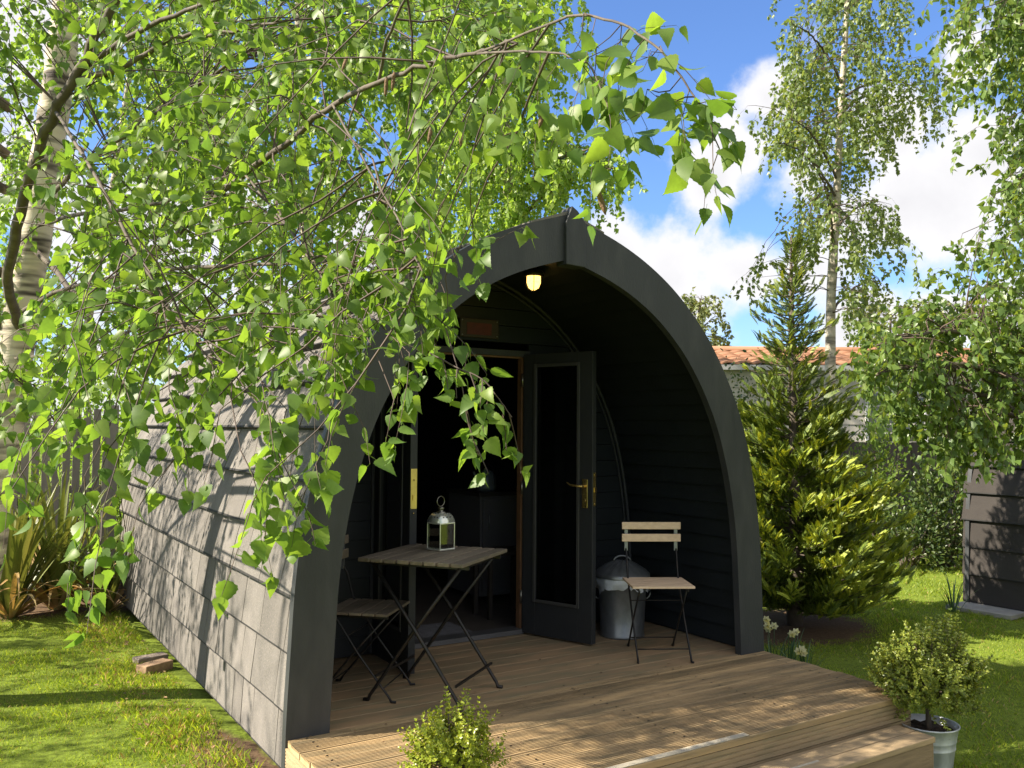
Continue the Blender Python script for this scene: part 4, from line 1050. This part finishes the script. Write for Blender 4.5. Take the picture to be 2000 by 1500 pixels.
def poly_fill(r, n, poly):
    poly = np.array(poly, float); lo = poly.min(0); hi = poly.max(0); m = len(poly); out = []
    while len(out) < n:
        x, y = r.uniform(lo, hi); ins = False
        for i in range(m):
            a, b = poly[i], poly[(i+1) % m]
            if (a[1] > y) != (b[1] > y) and x < (b[0]-a[0])*(y-a[1])/(b[1]-a[1])+a[0]: ins = not ins
        if ins: out.append((x, y))
    return out
def far_birch(label, trunk_px, d, rad, regions, leafm, seed, size=.05, gap=.055, limbs=8, spread=1.2, name='silver_birch', bark=None, twm=None):
    top = at(*trunk_px[-1], d); base = at(*trunk_px[0], d); g = float(gz(base[0], base[1])); base[2] = g-.02
    T = Tree(name, label, 'tree', base, 'birch trees around the pod', seed)
    pts = [base]+[at(px, py, d) for px, py in trunk_px[1:]]
    T.trunk(pts, list(np.linspace(rad, rad*.35, len(pts))), bark or BARKF, 10)
    tn = list(T.nodes); r = T.r
    cand = []
    for (poly, n, hang, ns) in regions: cand += [(at(x, y, d+r.uniform(-spread, spread)), hang, ns) for x, y in poly_fill(r, n, poly)]
    # main limbs reach towards a few of the far targets
    far = sorted(cand, key=lambda c: -min(np.linalg.norm(c[0]-np.array(q)) for q in tn))[:limbs*4]; r.shuffle(far)
    for (p, h, ns) in far[:limbs]:
        q = min(tn, key=lambda q: np.linalg.norm(np.array(q)-(p-V3(0, 0, .5)))); q = np.array(q)
        P = bez(q, (q+p)/2+V3(0, 0, .25*np.linalg.norm(p-q)), p, 7); T.branch(P, rad*.28, rad*.08, bark or BARKB, True, 6)
    for (p, h, ns) in cand: T.spray(p, .3, size, gap, ns, h, lift=.2, droop=1.2, r0=.006, clump=2)
    T.finish(LT_FAR, leafm)

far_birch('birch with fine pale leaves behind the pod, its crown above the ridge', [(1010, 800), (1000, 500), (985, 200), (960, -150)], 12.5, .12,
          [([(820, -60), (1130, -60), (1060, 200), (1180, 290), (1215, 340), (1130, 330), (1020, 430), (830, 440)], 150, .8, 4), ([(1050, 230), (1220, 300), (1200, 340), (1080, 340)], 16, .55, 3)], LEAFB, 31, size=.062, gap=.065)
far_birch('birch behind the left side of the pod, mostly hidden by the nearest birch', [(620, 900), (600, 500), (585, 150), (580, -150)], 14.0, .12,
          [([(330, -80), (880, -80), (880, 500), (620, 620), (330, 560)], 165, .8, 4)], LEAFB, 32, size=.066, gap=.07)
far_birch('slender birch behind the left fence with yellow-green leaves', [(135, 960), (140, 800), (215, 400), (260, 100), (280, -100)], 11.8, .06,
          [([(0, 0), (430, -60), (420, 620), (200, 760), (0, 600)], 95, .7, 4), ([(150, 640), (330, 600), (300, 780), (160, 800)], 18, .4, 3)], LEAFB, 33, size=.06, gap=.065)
far_birch('tall slim birch with white trunk rising beyond the golden conifer', [(1618, 760), (1622, 600), (1632, 420), (1642, 220), (1652, 60), (1660, -160)], 13.0, .08,
          [([(1545, -80), (1760, -80), (1770, 60), (1830, 130), (1850, 180), (1740, 230), (1560, 200), (1450, 190), (1540, 100)], 84, .7, 3),
           ([(1450, 190), (1560, 180), (1640, 220), (1640, 330), (1560, 330), (1480, 240)], 32, .6, 3), ([(1640, 180), (1790, 190), (1740, 290), (1640, 330)], 24, .6, 3),
           ([(1550, 330), (1640, 330), (1640, 460), (1565, 440)], 22, .6, 3), ([(1650, 360), (1745, 400), (1755, 470), (1690, 560), (1650, 500)], 26, .6, 3),
           ([(1420, 520), (1500, 510), (1560, 540), (1500, 570)], 9, .4, 2), ([(1690, 520), (1740, 560), (1700, 640), (1660, 620)], 12, .5, 3)], LEAFT, 34, size=.058, gap=.085, limbs=10)
far_birch('leafy birch leaning in from the right edge in front of the far shingle pod', [(2130, 1240), (2120, 900), (2100, 500), (2080, 200), (2060, -150)], 6.2, .09,
          [([(1900, -80), (2080, -80), (2080, 300), (1960, 300), (1920, 170), (1870, 100), (1820, 10)], 31, .5, 4), ([(1930, 250), (2080, 250), (2080, 560), (1930, 480)], 18, .45, 3),
           ([(1850, 440), (1960, 450), (2050, 560), (1960, 640), (1880, 560)], 24, .35, 3),
           ([(1700, 640), (1820, 590), (2060, 600), (2080, 820), (1960, 860), (1800, 830), (1700, 740)], 112, .34, 4), ([(1800, 800), (1960, 820), (1930, 900), (1860, 900)], 22, .25, 3)], LEAFR, 35, size=.045, gap=.05, limbs=9, spread=.7)

def conifer():
    b = at(1552, 1225, 7.95); b[2] = float(gz(b[0], b[1])) if False else -.3
    T = thing('golden_conifer', 'bushy golden-green conifer growing on the lawn right of the pod', 'tree', b)
    r = np.random.default_rng(41); H = 3.5
    mb = MB(); tp = b+V3(.02, .02, H)
    mb.tube([b, b+V3(0, 0, .4), b+V3(.01, 0, 1.5), b+V3(0, .01, 2.6), tp], [.075, .055, .045, .028, .006], 9); mb.build('trunk', BARKB, T)
    # spray template: a flat fern of thin scale-leaf branchlets
    v = []; f = []
    def leafl(p, d, w, L):
        p = np.array(p); d = unit(np.array(d, float)); a = np.array([-d[1], d[0], 0]); o = len(v)
        v.extend([p-a*w*.5, p+a*w*.5, p+d*L*.55+a*w*.6, p+d*L, p+d*L*.55-a*w*.6]); f.extend([(o, o+1, o+2), (o, o+2, o+3), (o, o+3, o+4), (o, o+4, o)][:3]+[(o, o+4, o+2)])
    leafl((0, 0, 0), (0, 1, 0), .035, 1.0)
    for i, y in enumerate(np.linspace(.10, .88, 9)):
        for q in (-1, 1):
            L = .34*(1-.6*y); leafl((0, y, 0), (q*.6, .85, 0), .045, L)
            if i % 2: leafl((q*.3*L, y+.42*L, 0), (q*.1, 1, 0), .035, L*.6)
    v = np.array(v); v[:, 2] += -.28*v[:, 1]**2+.0; f = np.array(f)
    def radius(u):      # u: 0 bottom .. 1 top
        return np.interp(u*3.28+.22, [0, .2, .45, .9, 1.2, 1.45, 1.9, 2.35, 2.8, 3.25, 3.5], [.66, .86, .95, .90, .78, .60, .42, .34, .27, .13, .03])
    groups = {0: ([], [], [], []), 1: ([], [], [], [])}
    bm = MB()
    n = 300
    for i in range(n):
        u = ((i+.5)/n)**1.25; z = .22+u*(H-.28); a = i*2.39996+r.normal()*.3; R = float(radius(u))*(r.uniform(.78, 1.10) if u < .5 else r.uniform(.45, 1.35))
        d = V3(cos(a), sin(a), 0); start = b+V3(0, 0, z-.10*R); tip = b+d*R+V3(0, 0, z+R*r.uniform(-.02, .45)*(.4+.8*u))
        mid = (start+tip)/2+V3(0, 0, -.10*R); P = bez(start, mid, tip, 7); bm.tube(P, list(np.linspace(.008, .002, 7)), 4, cap=False)
        m = int((26 if u < .5 else 2)+(46 if u < .5 else 30)*R/.9)
        for j in range(m):
            t = .10+.90*(j+r.random())/m; k = min(int(t*6), 5); p = P[k]+(P[k+1]-P[k])*(t*6-k); dd = unit(P[k+1]-P[k])
            sd = unit(np.cross(dd, V3(0, 0, 1))); s = r.choice((-1, 1)); al = unit(dd*.8+sd*s*r.uniform(.05, .7)+V3(0, 0, r.uniform(.35, 1.5)))
            gp = 1 if (t > .60 and r.random() < (.62 if u < .42 else .16)) else 0
            q = groups[gp]; q[0].append(p+r.normal(size=3)*.02); q[1].append(al); q[2].append(V3(0, 0, 1)*.7+r.normal(size=3)*.5-sd*s*.5); q[3].append(r.uniform(.075, .16)*(1.0 if u < .6 else .8))
    bm.build('branches', BARKB, T)
    V0, T0 = scatter(v, f, *groups[0]); V1, T1 = scatter(v, f, *groups[1])
    # island colour should vary by spray: weld by keeping each spray's rachis piece separate but similar
    tri_mesh('foliage', np.vstack([V0, V1]), np.vstack([T0, T1+len(V0)]), [CONIF, CONIFG], T, mi=np.concatenate([np.zeros(len(T0)), np.ones(len(T1))]))
conifer()

def shrub(name, label, c, rx, ry, rz, n, size, lm, seed, group=None, stems=6):
    """broad-leaved bush: leaf clusters over several uneven boughs"""
    r = np.random.default_rng(seed); c = np.array(c, float); t = thing(name, label, 'shrub', c, group)
    mb = MB(); pos = []; al = []; nr = []; sz = []
    heads = []
    for i in range(stems*5):
        d = unit(r.normal(size=3)); d[2] = abs(d[2]); heads.append(c+V3(0, 0, rz*.25)+d*np.array([rx, ry, rz*.8])*r.uniform(.45, 1.0))
    for h in heads: mb.tube([c+V3(r.normal()*.05, r.normal()*.05, 0), (c+h)/2+V3(0, 0, .1*rz)+r.normal(size=3)*.05, h], [.014, .008, .003], 4, cap=False)
    for i in range(n):
        h = heads[r.integers(len(heads))]; p = h+r.normal(size=3)*np.array([rx, ry, rz])*.17
        if p[2] < c[2]+.02: p[2] = c[2]+r.uniform(.02, .2)
        pos.append(p); al.append(unit(p-c-V3(0, 0, rz*.3))+r.normal(size=3)*.6); nr.append(r.normal(size=3)+V3(0, 0, .8)); sz.append(size*r.uniform(.6, 1.3))
    V, T = scatter(*LT_OVAL, pos, al, nr, sz); tri_mesh('foliage', V, T, lm, t); mb.build('stems', BARKB, t)
def gp(px, py, d):
    p = at(px, py, d); p[2] = float(gz(p[0], p[1])); return p
shrub('shrub', 'dark leafy shrub beside the far corner of the right-hand pod', gp(1850, 1060, 11.6), .55, .6, 1.35, 3200, .06, SHRUBL, 51)
shrub('shrub', 'mid-green upright bush between the conifer and the right-hand birch', gp(1715, 1040, 12.2), .42, .5, 2.0, 2600, .055, LEAFR, 52)
shrub('shrub', 'low green bush in front of the dark garden fence', gp(1775, 1075, 11.3), .45, .4, .75, 1500, .055, SHRUBL, 53)
shrub('shrub', 'leafy bush behind the pod arch beside the caravan', gp(1440, 1000, 12.5), .6, .6, 2.2, 2400, .055, SHRUBL, 54)
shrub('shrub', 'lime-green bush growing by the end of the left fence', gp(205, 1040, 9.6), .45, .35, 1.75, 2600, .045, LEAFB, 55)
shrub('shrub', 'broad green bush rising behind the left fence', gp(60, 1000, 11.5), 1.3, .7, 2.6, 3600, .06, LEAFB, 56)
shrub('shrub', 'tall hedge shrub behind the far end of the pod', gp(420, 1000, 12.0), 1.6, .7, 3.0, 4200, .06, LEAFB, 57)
far_birch('thin distant tree with sparse pale leaves just right of the arch', [(1352, 900), (1356, 720), (1362, 640), (1368, 585)], 20.0, .05,
          [([(1325, 570), (1390, 565), (1430, 640), (1420, 668), (1330, 660)], 40, .4, 3)], PALEL, 36, size=.07, gap=.09, limbs=4, name='distant_tree', bark=BARKB, spread=.6)
far_birch('distant treetop showing above the caravan roof', [(1730, 900), (1735, 700), (1740, 620)], 22.0, .07,
          [([(1660, 600), (1790, 580), (1900, 600), (1900, 700), (1640, 700)], 60, .5, 3)], PALEL, 37, size=.08, gap=.10, limbs=4, name='distant_tree', bark=BARKB, spread=.8)

# strap-leaved plants
def strap_plant(name, label, cat, c, n, L0, L1, w, m, seed, spread=.9, dry=None, ndry=0, group=None):
    r = np.random.default_rng(seed); c = np.array(c, float); t = thing(name, label, cat, c, group)
    def blade(mb, L, wd, lean, fall):
        a = r.uniform(0, 2*pi); d = V3(cos(a), sin(a), 0); k = 9; V = []; p = c+d*r.uniform(0, .06); th = pi/2-lean; st = L/(k-1)
        sd = np.cross(d, V3(0, 0, 1))
        for i in range(k):
            u = i/(k-1); ww = wd*(1-u**2.2)*(.6+.4*min(1, u*4)); up = np.cross(sd, d*cos(th)+V3(0, 0, sin(th)))
            V += [p-sd*ww/2+up*ww*.15, p, p+sd*ww/2+up*ww*.15]
            p = p+(d*cos(th)+V3(0, 0, sin(th)))*st; th -= fall*u*2/(k-1)
            if p[2] < c[2]+.01: p[2] = c[2]+.01
        F = []
        for i in range(k-1):
            for j in (0, 1): F.append((3*i+j, 3*i+j+1, 3*i+j+4, 3*i+j+3))
        mb.add(V, F, 0, True)
    mb = MB()
    for i in range(n): blade(mb, r.uniform(L0, L1), w*r.uniform(.7, 1.2), r.uniform(.05, spread), r.uniform(.2, 1.3))
    mb.build('blades', m, t)
    if ndry:
        mb = MB()
        for i in range(ndry): blade(mb, r.uniform(L0, L1)*.9, w*r.uniform(.7, 1.1), r.uniform(.7, 1.2), r.uniform(1.5, 2.8))
        mb.build('dry_blades', dry, t)
    return t
strap_plant('flax_plant', 'large clump of yellow-green strap leaves in front of the left fence', 'plant', gp(110, 1185, 8.0), 70, .75, 1.45, .055, PHORM, 61, .75, DRYB, 22)
strap_plant('flax_plant', 'flax clump of broad upright blades at the left picture edge beside the birch trunk', 'plant', gp(20, 1200, 7.6), 60, .8, 1.5, .06, PHORM, 64, .7, DRYB, 18)
strap_plant('flax_plant', 'smaller flax clump with brown drooping blades by the pod rear corner', 'plant', gp(205, 1170, 7.9), 26, .6, 1.0, .055, PHORM, 62, .6, DRYB, 12)
strap_plant('iris_clump', 'upright dark strap-leaved clump beside the right-hand pod corner', 'plant', gp(1862, 1187, 8.6), 16, .25, .48, .016, DAFL, 63, .55)

def daffodil(label, c, heads, seed):
    t = strap_plant('daffodil_clump', label, 'flowers', c, 20, .22, .38, .014, DAFL, seed, .6, group='daffodils beside the right arch post')
    mb = MB(); fl = MB(); r = random.Random(seed)
    for h in heads:
        h = np.array(h); mb.tube([c, (c+h)/2+V3(.01, 0, .03), h+V3(0, 0, .004)], [.003, .003, .002], 5)
        f = unit(CAM-h+V3(r.uniform(-1, 1), r.uniform(-1, 1), -1.2)*2); a = unit(np.cross(f, V3(0, 0, 1))); b = np.cross(a, f)
        for k in range(6):
            q = k*pi/3; d = cos(q)*a+sin(q)*b; s = np.cross(f, d); L = .032
            fl.add([h, h+d*L*.5+s*.013+f*.004, h+d*L, h+d*L*.5-s*.013+f*.004], [(0, 1, 2, 3)], 0)
        fl.tube([h, h+f*.012, h+f*.022], [.007, .009, .012], 8, cap=False)
    mb.build('flower_stalks', DAFL, t); fl.build('petals', PETAL, t)
daffodil('pale daffodils closest to the right arch post, tallest of the group', gp(1508, 1330, 6.35), [at(1497, 1210, 6.3), at(1500, 1228, 6.3), at(1512, 1222, 6.35), at(1499, 1222, 6.28)], 71)
daffodil('two white daffodils in the middle of the group by the deck', gp(1540, 1330, 6.35), [at(1547, 1238, 6.3), at(1554, 1234, 6.32)], 72)
daffodil('low yellow daffodils drooping beside the deck edge', gp(1572, 1340, 6.15), [at(1560, 1272, 6.05), at(1569, 1275, 6.05), at(1566, 1268, 6.1)], 73)

# ------------------------------------------------------------------ fences, bricks, neighbouring pod, caravan
def fence(label, p, q, h, m, seed, w=.07, gap=.022, post=1.85):
    p = np.array(p, float); q = np.array(q, float); L = np.linalg.norm((q-p)[:2]); d = (q-p)/L; d[2] = 0; r = random.Random(seed)
    t = thing('garden_fence', label, 'fence', p); nrm = V3(-d[1], d[0], 0); z0 = min(p[2], q[2])
    n = max(1, round(L/post)); seg = L/n
    for k in range(n):
        mb = MB(); s = k*seg+.05
        while s < (k+1)*seg-.05:
            a = p+d*s; b = a+d*w; hh = h+r.uniform(-.008, .008)
            off = r.uniform(-.002, .002)
            P = [a+nrm*off, b+nrm*off, b+nrm*(off+.018), a+nrm*(off+.018)]
            mb.add([(x[0], x[1], z0-.03) for x in P]+[(x[0], x[1], z0+hh) for x in P], [(0, 3, 2, 1), (4, 5, 6, 7), (0, 1, 5, 4), (1, 2, 6, 5), (2, 3, 7, 6), (3, 0, 4, 7)])
            s += w+gap
        for zz in (.3, h*.55, h-.2):
            a = p+d*(k*seg)+nrm*.04; b = p+d*((k+1)*seg)+nrm*.04; mb.bar((a[0], a[1], z0+zz), (b[0], b[1], z0+zz), .036, .08)
        mb.build('fence_panel', m, t)
    for k in range(n+1):
        a = p+d*(k*seg)+nrm*.04; mb = MB(); mb.box((a[0]-.045, a[1]-.045, z0-.1), (a[0]+.045, a[1]+.045, z0+h+.05)); mb.build('fence_post', m, t)
FGREY = mat('silvered_fence_wood', (.30, .265, .23), .9, c2=(.21, .185, .16), scale=4, stretch=(3, 3, .6), island=.18, bump=.3, bscale=40)
FDARK = mat('dark_fence_wood', (.09, .075, .065), .9, c2=(.06, .05, .045), scale=4, stretch=(3, 3, .6), island=.2, bump=.3, bscale=40)
fence('silvery grey vertical slat fence behind the flax plants at left', (-7.5, 6.0, -.22), (.1, 6.05, -.22), 1.80, FGREY, 81)
fence('dark brown close-board fence at the back of the right lawn', (8.8, 6.2, -.3), (14.5, 3.6, -.3), 1.55, FDARK, 82, w=.12, gap=.008)

def brick(c, a, label, dims=(.22, .105, .065), m=None):
    t = MB(); R = rot2(a); x, y, z = dims
    t.box((-x/2, -y/2, 0), (x/2, y/2, z), 0, R, np.array(c, float)); o = t.build('brick', m or mat('buff_brick', (.36, .24, .14), .9, c2=(.24, .15, .09), scale=16, bump=.7, bscale=50), bevel=.006)
    return tag(o, label, 'brick', 'bricks against the pod wall')
p = at(338, 1318, 6.05); g = float(gz(p[0], p[1]))
brick((-.115, 2.42, g-.005), .5, 'buff brick lying nearest the camera under the left shingle wall')
brick((-.10, 2.66, g-.008), .25, 'greyish brick just behind the buff one under the left wall', (.215, .10, .06), mat('grey_brick', (.26, .21, .17), .9, c2=(.18, .14, .11), scale=16, bump=.7, bscale=50))

def right_pod():
    x0 = 7.25; cx = x0+1.58; dz = -.08
    t = thing('camping_pod', 'second shingle-sided dark pod partly seen at the right edge', 'camping pod', (cx, -1.2, -.31))
    shell(t, cx, -3.8, 1.22, LINING, dz)
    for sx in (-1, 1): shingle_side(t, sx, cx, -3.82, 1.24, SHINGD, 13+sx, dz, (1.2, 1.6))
    for y in (1.17, -3.78):
        mb = MB(); P = [(cx+pf(s, -.012)[0], y, pf(s, -.012)[1]+dz) for s in np.linspace(0, PLEN, 40)]; P2 = [(2*cx-p[0], p[1], p[2]) for p in P[::-1]]
        mb.poly((P+P2[1:])[::-1], (0, .04, 0)); mb.build('end_wall', PAINT, t)
    mb = MB()
    for x in (x0+.28, cx, x0+2.88): mb.box((x-.06, -3.7, -.30), (x+.06, 1.15, -.255))
    mb.build('floor_bearer', MATS['bearer_timber'], t)
    mb = MB(); R = rot2(.08); c = V3(7.18, .93, -.305); mb.box((-.22, -.32, 0), (.30, .30, .045), 0, R, c)
    tag(mb.build('paving_slab', mat('concrete_slab', (.36, .34, .29), .9, c2=(.25, .235, .2), scale=7, bump=.5, bscale=50), bevel=.006), 'flat grey paving slab under the corner of the right-hand pod', 'slab')
right_pod()

def caravan():
    # low static caravan with tile-effect roof beyond the garden
    a = at(1250, 702, 16.0); b = at(2060, 722, 16.0); d = unit((b-a)*V3(1, 1, 0)); L = 13.0; nrm = V3(-d[1], d[0], 0)
    if np.dot(nrm, FW) < 0: nrm = -nrm
    base = V3(a[0], a[1], -.3); ez = 2.62
    t = thing('static_caravan', 'cream caravan with orange tiled roof beyond the conifer', 'caravan', base)
    Q = lambda s, w, z: base+d*s+nrm*w+V3(0, 0, z+.3)
    mb = MB(); W_ = 3.6
    for (s0, s1) in ((0, L),):
        z = .1
        while z < ez-.05:      # lap cladding
            z1 = min(z+.16, ez-.05); mb.add([Q(s0, -.012, z), Q(s1, -.012, z), Q(s1, 0, z1-.004), Q(s0, 0, z1-.004), Q(s0, 0, z), Q(s1, 0, z)], [(0, 1, 2, 3), (4, 5, 1, 0)]); z = z1
    for (s, w0, w1) in ((0, 0, W_), (L, 0, W_)): mb.add([Q(s, w0, .1), Q(s, w1, .1), Q(s, w1, ez), Q(s, (w0+w1)/2, ez+.36), Q(s, w0, ez)], [(0, 1, 2, 3, 4)])
    mb.add([Q(0, W_, .1), Q(L, W_, .1), Q(L, W_, ez), Q(0, W_, ez)], [(0, 1, 2, 3)])
    mb.build('wall', mat('cream_cladding', (.52, .49, .42), .7, var=.12, scale=2), t)
    mb = MB(); n = 5; rows = 5; m = int(L/.30)
    for side in (0, 1):
        for j in range(rows):
            for i in range(m+1):
                s0 = i*.30-.1; s1 = s0+.298; V = []
                for k in range(5):
                    ss = s0+(s1-s0)*k/4; hgt = .035*sin(pi*k/4)
                    for (u, lift) in ((j/rows, .03), ((j+1.08)/rows, .004)):
                        w = -.18+u*(W_/2+.18); z = ez-.04+u*.40
                        V.append(Q(ss, w if side == 0 else W_-w, z+hgt+lift))
                V2 = [V[2*k]+V3(0, 0, -.03) for k in range(5)]
                mb.add(V+V2, [(2*k, 2*k+2, 2*k+3, 2*k+1) for k in range(4)]+[(10+k, 10+k+1, 2*k+2, 2*k) for k in range(4)], 0, True)
    mb.tube([Q(-.1, W_/2, ez+.40), Q(L+.1, W_/2, ez+.40)], .07, 10)
    mb.build('roof', mat('orange_roof_tile', (.34, .17, .09), .8, c2=(.25, .115, .065), scale=2.5, island=.16, fine=.3, finec=(.24, .16, .09), finescale=9), t)
    mb = MB(); mb.bar(Q(-.1, -.16, ez-.09), Q(L+.1, -.16, ez-.09), .10, .09); mb.bar(Q(-.1, -.06, ez-.12), Q(L+.1, -.06, ez-.12), .12, .02)
    mb.build('gutter', mat('pale_gutter', (.45, .45, .45), .5), t)
    for s in (4.0, 7.2, 10.3):
        mb = MB()
        for (s0, s1, z0, z1) in ((s, s+.05, 1.1, 2.15), (s+1.05, s+1.1, 1.1, 2.15), (s+.05, s+1.05, 1.1, 1.15), (s+.05, s+1.05, 2.10, 2.15)):
            P = [Q(s0, -.03, z0), Q(s1, -.03, z0), Q(s1, -.03, z1), Q(s0, -.03, z1)]; mb.poly(P, nrm*.05)
        w = mb.build('window', mat('window_frame_white', (.7, .7, .7), .5), t)
        mb = MB(); mb.poly([Q(s+.05, -.01, 1.15), Q(s+1.05, -.01, 1.15), Q(s+1.05, -.01, 2.10), Q(s+.05, -.01, 2.10)], nrm*.012); mb.build('window_pane', GLASS, w)
caravan()
